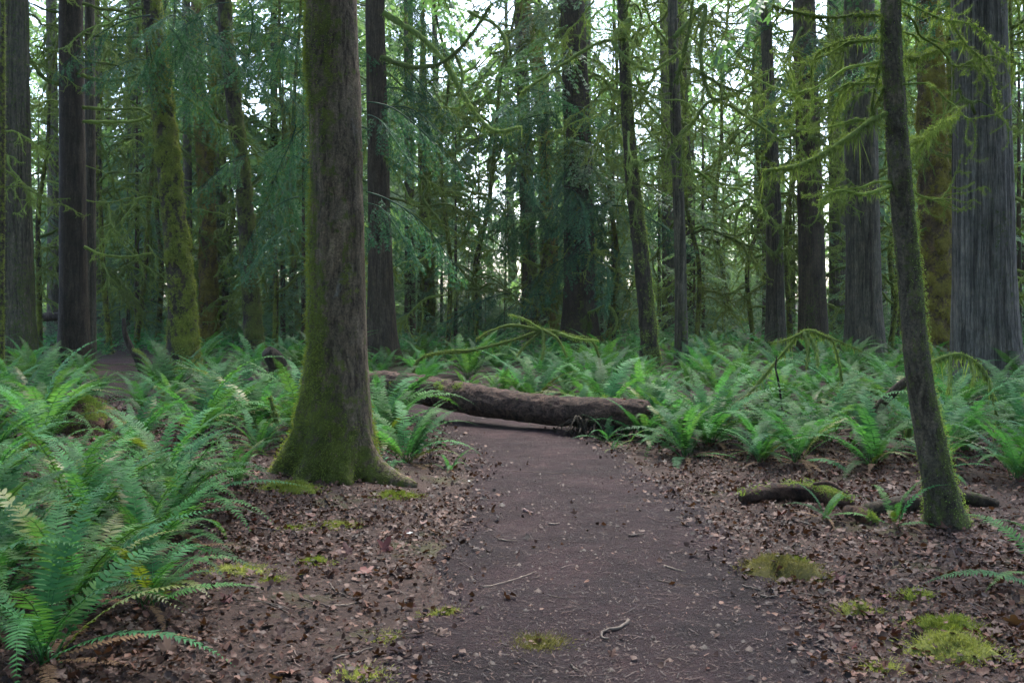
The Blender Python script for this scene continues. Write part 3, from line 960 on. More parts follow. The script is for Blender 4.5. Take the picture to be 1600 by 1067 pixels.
TREES = [
    # name, label, px rows, d, style, mat, kwargs
    ('conifer_tree', 'thick brown-grey conifer trunk with olive moss standing beside the near-black one', [(24, 578, 62), (23, 450, 54), (21, 250, 48), (18, 0, 46)], 21.5, 'furrow', B_GREY,
     dict(bias=0.40, moss_low=0.2, H=30, seed=3, branches=(7, 3, 9, .8, BRANCH), crown=(11, 1.0, CROWN_HIGH))),
    ('conifer_tree', 'straight near-black conifer trunk with thin level mossy branches beside the far bend of the path', [(116, 572, 46), (115, 450, 41), (113, 250, 37), (111, 0, 34)], 22.5, 'furrow', B_DARK,
     dict(bias=0.0, moss_low=0.05, H=28, seed=4, branches=(9, 3.5, 10, .9, BARE), crown=(10, 1.0, CROWN_HIGH))),
    ('conifer_tree', 'narrow pale trunk pressed against the back of the near-black conifer', [(141, 560, 17), (141, 300, 16), (140, 0, 14)], 23.3, 'furrow', B_GREY,
     dict(bias=0.1, H=24, seed=5)),
    ('conifer_tree', 'slim grey trunk standing in the shade between two dark conifers', [(84, 505, 19), (83, 300, 17), (80, 0, 15)], 36, 'furrow', B_GREY,
     dict(bias=0.1, H=26, seed=6, branches=(8, 3, 13, .8, BRANCH), crown=(12, .9, CROWN_HIGH))),
    ('conifer_tree', 'straight grey trunk rising just past the far bend of the path', [(148, 508, 25), (147, 300, 23), (145, 0, 20)], 34, 'furrow', B_GREY,
     dict(bias=0.08, H=27, seed=7, branches=(9, 3, 13, .9, BRANCH), crown=(12, 1.0, CROWN_HIGH))),
    ('maple_tree', 'crooked dark maple trunk with lumps of vivid green moss down one side', [(286, 545, 44), (284, 470, 37), (276, 380, 36), (266, 290, 34), (258, 200, 32), (246, 90, 30), (236, 0, 28)], 20.5, 'mossy', B_MOSSY,
     dict(bias=0.55, moss_dir=0.1, H=20, seed=8, flare=0.3, fuzz=14000, fuzz_len=0.06, fuzz_mat=M_MOSS_BRIGHT, branches=(5, 3.5, 8, .9, BRANCH))),
    ('maple_tree', 'gold-mossed maple trunk forking in two above head height', [(326, 505, 28), (325, 400, 26), (323, 300, 24), (318, 250, 22), (312, 180, 17), (307, 90, 16)], 31, 'mossy', B_GOLD,
     dict(bias=0.5, H=18, seed=9, fuzz=5000, fuzz_len=0.08, fuzz_mat=M_MOSS_GOLD, branches=(4, 5, 10, .9, BRANCH))),
    ('maple_tree', 'dark leaning maple trunk with a thin green moss edge behind the ferns', [(399, 522, 27), (390, 420, 25), (381, 300, 24), (370, 200, 23), (360, 110, 22), (352, 40, 20)], 24, 'mossy', B_DARK,
     dict(bias=0.46, moss_dir=0.0, H=18, seed=10, fuzz=7000, fuzz_len=0.045, branches=(4, 5, 9, .9, BRANCH))),
    ('conifer_tree', 'thin dark pole trunk seen through the gap beside the mossy-footed tree', [(428, 492, 14), (428, 300, 12), (428, 0, 10)], 36, 'furrow', B_DARK,
     dict(bias=0.2, H=22, seed=11, branches=(14, 2, 12, .8, BRANCH))),
    ('conifer_tree', 'thin straight pole rising behind the crooked green-mossed maple', [(294, 505, 14), (293, 300, 13), (291, 0, 12)], 34, 'furrow', B_GREY,
     dict(bias=0.25, H=22, seed=12, branches=(6, 2, 12, .7, BRANCH))),
    ('cedar_tree', 'dark fluted cedar trunk with a spreading foot just behind the mossy-footed tree', [(597, 546, 50), (596, 500, 42), (594, 400, 36), (591, 250, 32), (588, 100, 30), (586, 0, 28)], 22, 'fluted', B_BROWN,
     dict(bias=0.08, H=28, seed=13, flare=0.35, fh=0.45, boughs=(14, 5.0, 10, 1.1, CEDAR), branches=(8, 3.2, 6.5, 1.0, BRANCH, (-1.2, 0.6)), crown=(10, 1.1, CROWN_HIGH))),
    ('conifer_tree', 'slim grey trunk in deep shade beyond the dark fluted cedar', [(641, 500, 17), (640, 300, 15), (638, 0, 14)], 35, 'furrow', B_GREY,
     dict(bias=0.15, H=26, seed=14, boughs=(16, 3.5, 13, 1.3, HEM), crown=(13, 1.0, CROWN_HIGH))),
    ('snag_tree', 'short olive trunk draped in hanging moss beyond the fallen log', [(668, 500, 24), (667, 420, 20), (665, 330, 16), (662, 200, 12)], 32, 'mossy', B_MOSSY,
     dict(bias=0.5, H=12, seed=15, fuzz=5000, fuzz_len=0.16, hang=1.6, branches=(12, 1.5, 7, .8, BRANCH))),
    ('hemlock_tree', 'broad dark trunk shrouded in moss-hung boughs in the middle of the fern bed', [(905, 528, 58), (906, 480, 50), (905, 400, 46), (904, 300, 44), (900, 150, 40), (895, 0, 36)], 27, 'fluted', B_DARK,
     dict(bias=0.22, H=28, seed=16, flare=0.35, fuzz=7000, fuzz_len=0.18, hang=1.5, boughs=(30, 3.5, 11, 1.25, HEM), branches=(26, 1.2, 9, 1.0, BRANCH), crown=(11, 1.2, CROWN_HIGH))),
    ('maple_tree', 'yellow-green mossed limb of a maple above the shrouded dark trunk', [(868, 520, 13), (862, 400, 13), (852, 250, 15), (845, 120, 22), (828, 60, 20), (820, 0, 18)], 32, 'mossy', B_GOLD,
     dict(bias=0.6, H=18, seed=17, fuzz=5000, fuzz_len=0.08, fuzz_mat=M_MOSS_BRIGHT, branches=(6, 6, 12, 1.0, BRANCH))),
    ('alder_tree', 'slim dark mossy trunk leaning away behind the fern bed', [(1017, 545, 25), (1008, 460, 24), (998, 370, 22), (988, 280, 21), (981, 190, 18), (975, 90, 16), (972, 0, 14)], 21, 'mossy', B_DARK,
     dict(bias=0.42, moss_dir=0.2, H=16, seed=18, fuzz=7000, fuzz_len=0.05, branches=(18, 4, 9, .9, BRANCH))),
    ('alder_tree', 'slim straight grey trunk next to the leaning dark mossy one', [(1065, 545, 20), (1063, 400, 18), (1058, 250, 17), (1053, 100, 16), (1051, 0, 15)], 21.5, 'smooth', B_GREY,
     dict(bias=0.24, H=20, seed=19, fuzz=1800, fuzz_len=0.03, branches=(16, 4, 9, 1.0, BRANCH))),
    ('conifer_tree', 'grey trunk with moss-hung boughs half hidden by the slim straight one', [(1046, 505, 22), (1044, 300, 20), (1040, 0, 18)], 36, 'furrow', B_GREY,
     dict(bias=0.3, H=26, seed=20, boughs=(12, 5, 13, 1.0, HEM), branches=(16, 2, 12, 1.0, BRANCH), crown=(13, .9, CROWN_HIGH))),
    ('conifer_tree', 'bare slate-grey trunk at the edge of the bright clearing', [(1212, 530, 30), (1211, 420, 26), (1208, 300, 22), (1202, 150, 18), (1196, 0, 16)], 27, 'furrow', B_GREY,
     dict(bias=0.05, H=24, seed=21, branches=(24, 3, 10, 1.1, BRANCH))),
    ('conifer_tree', 'thin pinkish trunk close behind the bare slate-grey one', [(1198, 505, 13), (1196, 300, 12), (1190, 0, 11)], 36, 'furrow', B_BROWN,
     dict(bias=0.2, H=24, seed=22, branches=(8, 3, 12, .9, BRANCH))),
    ('conifer_tree', 'brown trunk with a broken twig foot behind the arched mossy branch', [(1271, 535, 44), (1269, 450, 40), (1267, 350, 38), (1262, 200, 36), (1256, 0, 33)], 26, 'furrow', B_BROWN,
     dict(bias=0.24, H=26, seed=23, branches=(20, 3, 9.5, 1.0, BRANCH), boughs=(6, 6, 10, 1.0, CEDAR), crown=(11, 1.0, CROWN_HIGH))),
    ('conifer_tree', 'dim grey-green trunk in the gap between brown and broad grey trunks', [(1311, 512, 30), (1310, 300, 28), (1306, 0, 26)], 33, 'furrow', B_GREY,
     dict(bias=0.3, H=26, seed=24, branches=(5, 4, 12, .9, BRANCH), boughs=(6, 7, 12, 1.0, CEDAR), crown=(12, 1.0, CROWN_HIGH))),
    ('fir_tree', 'broad pale grey conifer trunk with fine straight bark in the fern bank', [(1352, 566, 62), (1350, 480, 53), (1348, 350, 49), (1345, 150, 46), (1342, 0, 44)], 23.5, 'cedar', B_GREY,
     dict(bias=0.08, moss_low=0.1, H=32, seed=25, flare=0.15, branches=(4, 4, 8, .7, BRANCH), crown=(10, 1.1, CROWN_HIGH))),
    ('maple_tree', 'shaggy gold-brown mossed maple trunk with a glowing moss rim', [(1464, 545, 54), (1463, 450, 49), (1462, 350, 46), (1458, 250, 42), (1454, 120, 38), (1450, 0, 34)], 21.5, 'mossy', B_GOLD,
     dict(bias=0.6, moss_dir=0.2, H=22, seed=26, fuzz=12000, fuzz_len=0.07, fuzz_mat=M_MOSS_GOLD, hang=0.9, branches=(6, 4, 9, 1.0, BRANCH))),
    ('alder_tree', 'thin pole furred with bright moss against the shaggy gold maple', [(1489, 540, 13), (1488, 300, 13), (1484, 0, 12)], 22.5, 'mossy', B_MOSSY,
     dict(bias=0.6, H=18, seed=27, fuzz=3500, fuzz_len=0.05, branches=(5, 4, 9, .8, BRANCH))),
    ('cedar_tree', 'massive grey cedar trunk with stringy bark and a spreading foot', [(1545, 618, 112), (1541, 560, 98), (1538, 450, 90), (1536, 300, 85), (1532, 120, 80), (1529, 0, 77)], 15.8, 'cedar', B_CEDAR,
     dict(bias=0.04, moss_dir=-0.6, moss_low=0.05, H=32, seed=28, flare=0.12, fh=0.5, branches=(5, 4, 7, .8, BRANCH), boughs=(6, 5, 8, .9, CEDAR), crown=(11.5, 1.4, CROWN_HIGH))),
    ('alder_tree', 'thin pale mossy pole standing in front of the thick brown-grey conifer', [(2, 560, 9), (3, 300, 9), (4, 80, 8)], 17, 'smooth', B_MOSSY,
     dict(bias=0.5, H=9, seed=29, fuzz=1500, fuzz_len=0.04, branches=(4, 2.5, 6, .7, BRANCH))),
]
T_AT = []
for (nm, lab, px, d, style, mat, kw) in TREES:
    T_AT.append(make_tree(nm, lab, px, d, style, mat, **kw))

ROOT = {lab: r for (nm, lab, *_), (r, _a) in zip(TREES, T_AT)}


def tree_of(words):
    return next(r for l, r in ROOT.items() if words in l)


# fork of the gold-mossed maple
px_branch(tree_of('forking in two'), [(323, 262), (328, 235), (332, 180), (331, 120), (328, 40)], 31, 17, 560, 900, 0.06, M_MOSS_GOLD, 'limb', blade=0.008)
# level branches of the near-black conifer
for k, (pts, w) in enumerate([([(130, 6), (160, 14), (190, 18), (215, 24)], 5), ([(128, 52), (160, 58), (190, 58), (250, 60), (330, 66)], 4),
                              ([(128, 94), (170, 100), (210, 112), (262, 122)], 4), ([(130, 190), (190, 192), (225, 186), (248, 176), (264, 174)], 6),
                              ([(130, 168), (170, 172), (215, 170), (238, 182)], 5), ([(132, 386), (160, 398), (195, 402), (236, 396)], 5),
                              ([(95, 82), (75, 78), (55, 72)], 4), ([(95, 20), (70, 16), (45, 4)], 4), ([(95, 130), (78, 128), (60, 112), (40, 80), (18, 40), (2, 8)], 7),
                              ([(128, 118), (160, 126), (200, 122), (222, 112)], 6)]):
    px_branch(tree_of('near-black conifer trunk'), pts, 22.4, w, 600 + k, 200, 0.04, dd=0.4, blade=0.006)
# crooked hanging branches over the fern bed
for k, (words, d, pts, w) in enumerate([
        ('dark fluted cedar', 21.5, [(600, 185), (625, 192), (642, 210), (648, 235), (640, 255), (628, 263)], 5),
        ('dark fluted cedar', 21.4, [(602, 245), (625, 262), (645, 275), (662, 278), (668, 290), (660, 310), (680, 335), (690, 350)], 6),
        ('dark fluted cedar', 21.4, [(605, 250), (625, 280), (640, 310), (655, 318)], 4),
        ('dark fluted cedar', 21.3, [(650, 272), (668, 330), (672, 370)], 3),
        ('dark fluted cedar', 21.0, [(600, 20), (660, 60), (700, 105), (720, 140), (745, 180), (775, 205), (815, 200)], 9),
        ('dark fluted cedar', 21.0, [(595, 90), (640, 105), (680, 102), (710, 85), (740, 50), (765, 10)], 8),
        ('dark fluted cedar', 20.8, [(705, 75), (722, 110), (715, 145), (690, 152)], 5),
        ('dark fluted cedar', 20.8, [(735, 20), (775, 40), (790, 65), (785, 80), (765, 85)], 6),
        ('leaning away', 20.5, [(975, 60), (985, 30), (962, 55), (962, 75), (985, 96), (1015, 110), (1040, 100), (1062, 82)], 8),
        ('leaning away', 20.5, [(985, 262), (1012, 250), (1040, 240), (1062, 215), (1085, 188)], 7),
        ('leaning away', 20.5, [(978, 60), (930, 70), (880, 100), (835, 132), (815, 146)], 6),
        ('slim straight grey', 21.2, [(1053, 60), (1085, 25), (1103, 10), (1097, 50), (1095, 95), (1105, 140), (1120, 155), (1150, 145), (1200, 115)], 8),
        ('slim straight grey', 21.2, [(1056, 130), (1074, 60), (1082, 0)], 7),
        ('slim straight grey', 21.2, [(1058, 215), (1085, 188), (1108, 160), (1140, 165), (1170, 185), (1205, 210), (1225, 222)], 6),
        ('bare slate-grey', 26.5, [(1208, 320), (1185, 335), (1165, 320), (1152, 335), (1148, 370)], 6),
        ('bare slate-grey', 26.5, [(1210, 345), (1222, 370), (1212, 395), (1200, 388)], 6),
        ('bare slate-grey', 26.3, [(1208, 300), (1175, 350), (1190, 375), (1205, 395)], 5),
        ('shrouded in moss', 26, [(920, 490), (945, 478), (960, 488), (964, 505), (958, 520)], 5)]):
    px_branch(tree_of(words), pts, d, w, 640 + k, 420, 0.10, dd=0.6, blade=0.0065)
# small cedar sprays hanging by the mossy-footed tree
for k, (a, b, az, s_) in enumerate([(575, 160, -0.3, .42), (572, 300, -0.2, .45), (575, 180, -0.9, .36), (574, 318, -0.7, .34)]):
    p = wp(a, b, 8.6) - np.array(main.location)
    link('bough', CEDAR[k], main, p, (0.2, 0.25, az), s_)
# cedar boughs hanging before the maples (they belong to the conifers around them)
rngb = np.random.default_rng(91)
for words, d, boxes in (('straight grey trunk rising', 19.0, [(210, -20, 480, 60, 12)]), ('thin straight pole rising', 18.0, [(290, 0, 335, 90, 3), (415, 40, 470, 260, 6)]),
                        ('crooked dark maple', 19.2, [(215, 60, 300, 120, 5)]), ('thin dark pole trunk', 22, [(400, 60, 480, 360, 10)]), ('shrouded in moss', 25, [(790, 130, 900, 470, 26), (880, 230, 935, 470, 12), (920, 200, 965, 470, 8)])):
    r = tree_of(words)
    for (xa, ya, xb, yb, n) in boxes:
        for k in range(n):
            p = wp(rngb.uniform(xa, xb), rngb.uniform(ya, yb), d + rngb.uniform(-1, 3)) - np.array(r.location)
            link('bough', CEDAR[int(rngb.integers(4))], r, p, (rngb.normal() * .3, rngb.uniform(-.1, .4), rngb.uniform(0, 6.28)), rngb.uniform(.5, .95))

# --- landmarks that labels can name
MARK = [(main.location.x, main.location.y, 'big mossy-footed trunk'), (lean.location.x, lean.location.y, 'slim leaning trunk')]
SHORT = {'thick brown-grey conifer': 'thick brown-grey conifer', 'straight near-black conifer': 'near-black conifer', 'crooked dark maple': 'crooked green-mossed maple', 'gold-mossed maple': 'forked gold-mossed maple',
         'dark leaning maple': 'dark leaning maple', 'dark fluted cedar': 'dark fluted cedar', 'short olive trunk': 'short olive moss-draped snag', 'broad dark trunk shrouded': 'shrouded broad dark trunk',
         'slim dark mossy trunk leaning away': 'leaning dark alder', 'slim straight grey trunk next': 'slim straight grey alder', 'bare slate-grey': 'bare slate-grey trunk', 'brown trunk with a broken': 'brown trunk with the broken foot',
         'broad pale grey conifer': 'broad pale grey conifer', 'shaggy gold-brown': 'shaggy gold-mossed maple', 'massive grey cedar': 'massive grey cedar', 'straight grey trunk rising just': 'grey trunk past the path bend'}
for a_, b_ in SHORT.items():
    r_ = tree_of(a_)
    MARK.append((r_.location.x, r_.location.y, b_))


def behind(x, y):
    """the named trunk that stands nearest in front of a far tree"""
    return min(MARK[2:], key=lambda m_: abs(m_[0] / m_[1] - x / y))[2]


# --- trees of the wood behind: every trunk one can tell apart
rngt = np.random.default_rng(33)
FAR_TRUNK = []
for k in range(4):
    gg = G()
    n = 40
    zz = np.linspace(-0.3, 26, n)
    P = np.column_stack([0.25 * np.sin(zz * .15 + k), 0.2 * np.cos(zz * .12 + 2 * k), zz])
    P[:, :2] -= P[1, :2]
    R = 0.30 * (1 - zz / 27) ** 0.8 + 0.12 * np.exp(-np.maximum(zz, 0) / .5)
    V, Fq, D, Fc = tube(P, R, 14, 0.12, 2.5, k)
    gg.add(V, Fq, 0.5, np.clip(0.25 + 0.5 * fbm(V * np.array([2, 2, .6]), 3, k), 0, 1))
    FAR_TRUNK.append([gg.mesh('trunk', m_) for m_ in (B_GREY, B_BROWN, B_MOSSY)])
far_spots = []
tries = 0
while len(far_spots) < 70 and tries < 8000:
    tries += 1
    d = 33 + 70 * rngt.random() ** 2.0
    px = rngt.uniform(-120, 1720)
    x = (px - 800) * d / F
    if 1085 < px < 1185 and d < 62:
        continue
    if 690 < px < 870 and d > 38 and rngt.random() < 0.4:
        continue
    if 930 < px < 1085 and rngt.random() < 0.1:
        continue
    if any((x - a) ** 2 + (d - b) ** 2 < (2.0 + d * 0.015) ** 2 for a, b in far_spots):
        continue
    if any((x - a) ** 2 + (d - b) ** 2 < 4 for a, b, _ in TRUNKS):
        continue
    far_spots.append((x, d))
for (x, d) in far_spots:
    kind = rngt.random()
    mossy = kind < 0.3 and d < 70
    r = link('forest_tree', None, None, (x, d, hz(x, d)))
    band = 'middle' if d < 60 else 'far'
    bh = behind(x, d)
    what = {('middle', False): 'straight conifer with feathery green crown behind the ', ('middle', True): 'tree with bare crooked moss-hung branches behind the ',
            ('far', False): 'pale hazy conifer far behind the ', ('far', True): 'pale hazy moss-hung tree far behind the '}[(band, mossy)]
    tag(r, what + bh, 'tree', what.replace(' the ', ' ').strip() + ' ' + bh)
    s_ = rngt.uniform(.75, 1.25)
    tk = FAR_TRUNK[int(rngt.integers(4))]
    link('trunk', tk[2] if mossy else tk[int(rngt.integers(2))], r, scale=(s_, s_, 1))
    if mossy:
        for k in range(14):
            z = rngt.uniform(2, min(4 + 0.3 * d, 20))
            a = rngt.uniform(0, 6.28)
            link('branch', BRANCH[int(rngt.integers(9))], r, (0.1 * math.cos(a), 0.1 * math.sin(a), z), (rngt.normal() * .3, rngt.uniform(-.2, .3), a), rngt.uniform(.8, 1.6))
    else:
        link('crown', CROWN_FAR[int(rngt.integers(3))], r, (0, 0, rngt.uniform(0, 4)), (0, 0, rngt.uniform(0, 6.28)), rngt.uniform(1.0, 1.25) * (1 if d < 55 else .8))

# --- crooked moss-hung understory trees
VINE = [(172, 27, 8), (212, 29, 8), (246, 31, 8), (430, 27, 8), (468, 30, 8), (700, 26, 7), (745, 29, 8), (828, 29, 8), (948, 29, 8), (1088, 27, 7),
        (1150, 36, 7), (1178, 31, 7), (1236, 29, 8), (1390, 26, 8), (1418, 29, 8), (1592, 22, 8), (62, 27, 8), (340, 34, 8), (365, 38, 7)]
for k, (px, d, w) in enumerate(VINE):
    rows = [(px, HY + EYE * F / d, w)]
    a_ = px
    for y_ in (420, 330, 230, 120, 20):
        a_ += rngt.normal() * 13
        rows.append((a_, y_, w * (.5 + y_ / 900)))
    make_tree('vine_maple', 'thin crooked moss-furred understory tree behind the ' + behind((px - 800) * d / F, d), rows, d, 'mossy', B_MOSSY, H=9 + .15 * d, bias=.5, seed=400 + k,
              fuzz=1500, fuzz_len=.08, hang=1.2, branches=(30, 1.2, 2 + .3 * d, 1.2, BRANCH), group='understory trees behind the ' + behind((px - 800) * d / F, d), seg=10)

SAP_STEM = G()
add_tube(SAP_STEM, np.column_stack([np.zeros(8), np.zeros(8), np.linspace(-.2, 4.3, 8)]), np.linspace(.04, .006, 8), 6)
SAP_STEM = SAP_STEM.mesh('trunk', B_BROWN)
# --- half-grown hemlocks filling the middle distance
for k, (px, d, s_) in enumerate([(712, 31, .85), (790, 40, .8), (690, 38, .9), (870, 36, .9), (940, 33, .9), (965, 38, 1.1), (1100, 37, .8), (1030, 40, 1.1), (1130, 44, .9),
                                 (1170, 41, .7), (455, 36, 1.0), (360, 40, 1.1), (200, 36, 1.0), (235, 40, 1.2), (60, 33, .9), (1240, 38, 1.0), (1395, 33, 1.0), (1420, 37, 1.2), (1600, 30, 1.1), (655, 40, 1.2), (170, 44, 1.2), (545, 38, 1.2), (748, 32, .8), (442, 31, 1.15), (474, 29, 1.0), (214, 30, 1.1), (1098, 34, 1.0), (1592, 25, 1.1), (1402, 30, 1.1), (958, 30, 1.1), (330, 36, 1.2), (1235, 33, 1.1)]):
    x = (px - 800) * d / F
    r = link('hemlock_sapling', None, None, (x, d, hz(x, d)), (0, 0, k * 2.1), s_)
    tag(r, 'half-grown hemlock with soft layered boughs behind the ' + behind(x, d), 'young tree', 'half-grown hemlocks behind the ' + behind(x, d))
    link('trunk', SAP_STEM, r, scale=(2, 2, 2.1))
    link('crown', CROWN_MID[k % 2], r)

# --- unseen conifers added round the viewer so that their crowns shade the near ground
for k in range(38):
    for _ in range(20):
        x, y = rngt.uniform(-18, 18), rngt.uniform(-18, 20)
        if abs(x) > .60 * max(y, 0) + 2.4 and float(path_dist(np.array([x]), np.array([y]))[0]) > 1.5:
            break
    r = link('forest_tree', None, None, (x, y, hz(x, y)))
    tag(r, 'tall unseen conifer with high dark crown added for shade round the start of the path', 'tree', 'unseen shading conifers round the start of the path')
    link('trunk', FAR_TRUNK[k % 4][k % 2], r)
    link('crown', CROWN_HIGH[k % 2], r, (0, 0, max(rngt.uniform(5.5, 9), 6 + .38 * max(y + 5, 0))), (0, 0, k * 1.3), rngt.uniform(1.15, 1.6))

# --- young conifers among the far ferns
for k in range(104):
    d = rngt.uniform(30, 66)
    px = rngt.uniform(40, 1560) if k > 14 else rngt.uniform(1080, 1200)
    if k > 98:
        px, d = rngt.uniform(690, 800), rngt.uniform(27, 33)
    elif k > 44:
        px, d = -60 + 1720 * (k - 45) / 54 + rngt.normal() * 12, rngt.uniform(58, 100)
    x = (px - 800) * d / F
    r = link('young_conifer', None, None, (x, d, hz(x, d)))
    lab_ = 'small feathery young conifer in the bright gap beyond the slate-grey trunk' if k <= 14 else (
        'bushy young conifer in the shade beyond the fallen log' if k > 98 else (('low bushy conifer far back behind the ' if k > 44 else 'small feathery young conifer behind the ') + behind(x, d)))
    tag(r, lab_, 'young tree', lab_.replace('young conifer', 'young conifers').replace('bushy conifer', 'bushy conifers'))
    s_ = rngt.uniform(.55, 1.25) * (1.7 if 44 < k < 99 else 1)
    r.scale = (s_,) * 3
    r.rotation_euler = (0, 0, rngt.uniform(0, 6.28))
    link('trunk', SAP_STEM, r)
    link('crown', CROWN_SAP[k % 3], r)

# --- the wood at the very back reads as one mass
gm = G()
me = CROWN_FAR[0]
nv = len(me.vertices)
co = np.empty(nv * 3, np.float32)
me.vertices.foreach_get('co', co)
co = co.reshape(-1, 3).astype(float)
tn = np.empty(nv, np.float32)
me.attributes['tint'].data.foreach_get('value', tn)
small = G()
bough_geo(small, np.random.default_rng(5), L=2.4, detail=1, droop=.5, hang=.35, wood=False, density=.2)
sv, sf = np.concatenate(small.V), np.concatenate([f + 0 for f in small.Fs])
for k in range(105):
    d = rngt.uniform(108, 150)
    px = rngt.uniform(-150, 1750)
    x = (px - 800) * d / F
    Ht = rngt.uniform(14, 29)
    nb = 42
    z = np.sort(rngt.uniform(0.5, Ht, nb))
    a = rngt.uniform(0, 6.28, nb)
    sc = (4.2 * (1 - z / Ht) ** .7 * rngt.uniform(.6, 1.1, nb) + .5) / 2.4
    R = rotz(a) @ roty(rngt.uniform(-.2, .3, nb)) * sc[:, None, None]
    gm.inst(sv, sf, R, np.column_stack([np.full(nb, x), np.full(nb, d), z + 0.0]), rngt.uniform(.2, .9, nb))
    add_tube(gm, np.array([[x, d, -.3], [x, d, Ht * .5], [x, d, Ht]]), [.4, .25, .03], 6, tint=0.0)
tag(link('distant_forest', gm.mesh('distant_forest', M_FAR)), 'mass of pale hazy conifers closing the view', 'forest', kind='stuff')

# ------------------------------------------------------------------ fallen log and other dead wood
def log_object(name, label, cat, pts, radii, mat, seed, seg=40, moss_up=0.2, moss_fade=None, lump=0.06, fuzz=0, relief=0.05, group=None):
    P0 = np.array(pts, float)
    org = P0[0].copy()
    org[2] = hz(org[0], org[1])
    D0 = np.column_stack([P0 - org, radii])
    n = max(24, int(np.linalg.norm(np.diff(P0, axis=0), axis=1).sum() / 0.03))
    D = spline(D0, min(n, 200))
    V, Fq, Nn, Fc = tube(D[:, :3], D[:, 3], seg, 0, 1, seed)
    ring = np.minimum(np.arange(len(V)) // seg, len(D) - 1)
    ring[-2] = 0
    amp = D[ring, 3]
    along = ring / len(D)
    disp = relief * (1 - 2 * np.abs(fbm(V * np.array([7, 7, 16]), 4, seed))) + lump * fbm(V * 3.2, 3, seed + 1)
    body = np.ones(len(V)); body[-2:] = 0
    tap = np.minimum(sstep(0, .05, along + .012), sstep(0, .05, 1.0 - along))
    V = V + Nn * (amp * (disp - .45 * (1 - tap)) * body)[:, None]
    moss = moss_up * 1.2 * np.clip(Nn[:, 2] + .3, 0, 1.3) + 0.6 * fbm(V * 4.5, 4, seed + 4, .6)
    if moss_fade:
        moss += moss_fade[0] * (1 - along) + moss_fade[1] * along
    root = link(name, None, None, org)
    tag(root, label, cat, group)
    g = G()
    g.add(V, Fq, 0.5, np.clip(moss, 0, 1))
    n0 = 0
    g.Fs.append(Fc + n0)
    wood = link('trunk', g.mesh('trunk', mat), root)
    if fuzz:
        moss_fuzz(wood, V, Nn, np.clip(moss, 0, 1), np.ones(len(V)), 5, fuzz, 0.03, M_MOSS, seed + 7, 0.0, 0.4)
    return root, D


logr, logD = log_object('fallen_log', 'long fallen trunk lying across the path, its bark worn reddish', 'log',
                        [wp(520, 596, 13.6), wp(640, 606, 12.8), wp(760, 628, 12.0), wp(880, 642, 11.4), wp(980, 646, 11.0), wp(1018, 648, 10.9)],
                        [.185, .175, .168, .155, .148, .13], B_LOG, 71, 72, 0.14, (0.14, -0.35), 0.12, 1600, 0.13)
# broken bark flakes and bits on the log
rl = np.random.default_rng(72)
gk = G()
for k in range(140):
    i = int(rl.uniform(.25, .95) * len(logD))
    c, r = logD[i, :3], logD[i, 3]
    a = rl.uniform(-1.2, 1.2)
    nrm = np.array([0.25 * math.sin(a), -math.sin(a) * .9, math.cos(a)])
    nrm = unit(nrm)
    p = c + nrm * (r * 1.035)
    t1 = unit(np.cross(nrm, [0.3, 0.2, 1.0])); t2 = np.cross(nrm, t1)
    w, h_ = rl.uniform(.008, .03), rl.uniform(.004, .012)
    V = np.array([p - t1 * w - t2 * h_, p + t1 * w - t2 * h_ * .6, p + t1 * w * .9 + t2 * h_ + nrm * .008, p - t1 * w * .8 + t2 * h_ + nrm * .012])
    gk.add(V, [[0, 1, 2, 3]], rl.uniform(.3, 1))
bf = link('bark_flakes', gk.mesh('bark_flakes', M_LEAF), logr)
bf['kind'] = 'stuff'
# root clump holding up the far end of the log
gr = G()
rc = wp(945, 664, 11.05) - np.array(logr.location)
for k in range(170):
    p = rc + np.array([rl.uniform(-.32, .3), rl.uniform(-.12, .12), 0.06 + rl.normal() * .03])
    Q = walk(rl, rl.uniform(.2, .45), 8, unit(np.array([rl.normal() * 1.5, rl.normal() * .8, -1.0])), .4, .2) + p
    add_tube(gr, Q, np.linspace(.012, .004, 8) * rl.uniform(.5, 1.6), 5, .2, 12, k)
link('root_clump', gr.mesh('root_clump', B_DARK), logr)['kind'] = 'stuff'

log_object('broken_log', 'short mossy rotten log with a pale split top on the leaf litter', 'log',
           [(*gp(1158, 788), .07), (*gp(1210, 782), .075), (*gp(1275, 785), .08), (*gp(1330, 796), .06)], [.045, .062, .058, .035], B_ROT, 73, 40, 0.30, None, 0.5, 900, 0.16)
log_object('broken_log', 'mossy stub of rotten wood lying against the dark stick by the leaning trunk', 'log',
           [(*gp(1322, 805), .05), (*gp(1345, 812), .06), (*gp(1362, 818), .02)], [.045, .052, .028], B_ROT, 74, 32, 0.26, None, 0.5, 600, 0.16)
log_object('dead_branch', 'smooth dark fallen branch passing behind the foot of the leaning trunk', 'branch',
           [(*gp(1345, 806), .06), (*gp(1420, 798), .09), (*gp(1500, 790), .10), (*gp(1560, 790), .06)], [.05, .055, .05, .035], B_BROWN, 75, 28, 0.1, None, 0.1, 0, 0.05)
log_object('bleached_branch', 'pale split piece of wood lying on the mossy rotten log', 'branch',
           [(*gp(1270, 790), .17), (*gp(1297, 790), .18), (*gp(1325, 795), .13)], [.010, .016, .006], B_LOG, 76, 10, 0, None, 0.2, 0, 0.1)
log_object('forest_log', 'dark half-rotten log lying in shade between the conifer trunks', 'log', [wp(58, 497, 30), wp(76, 495, 30), wp(98, 494, 30)], [.12, .13, .12], B_DARK, 77, 20, 0.1)
log_object('stump', 'dark rounded end of a rotten log poking from the ferns', 'log', [wp(432, 600, 17.5), wp(434, 575, 17.3), wp(428, 560, 17.1), wp(416, 548, 17.0)], [.16, .16, .15, .10], B_DARK, 78, 30, 0.02, None, 0.12)
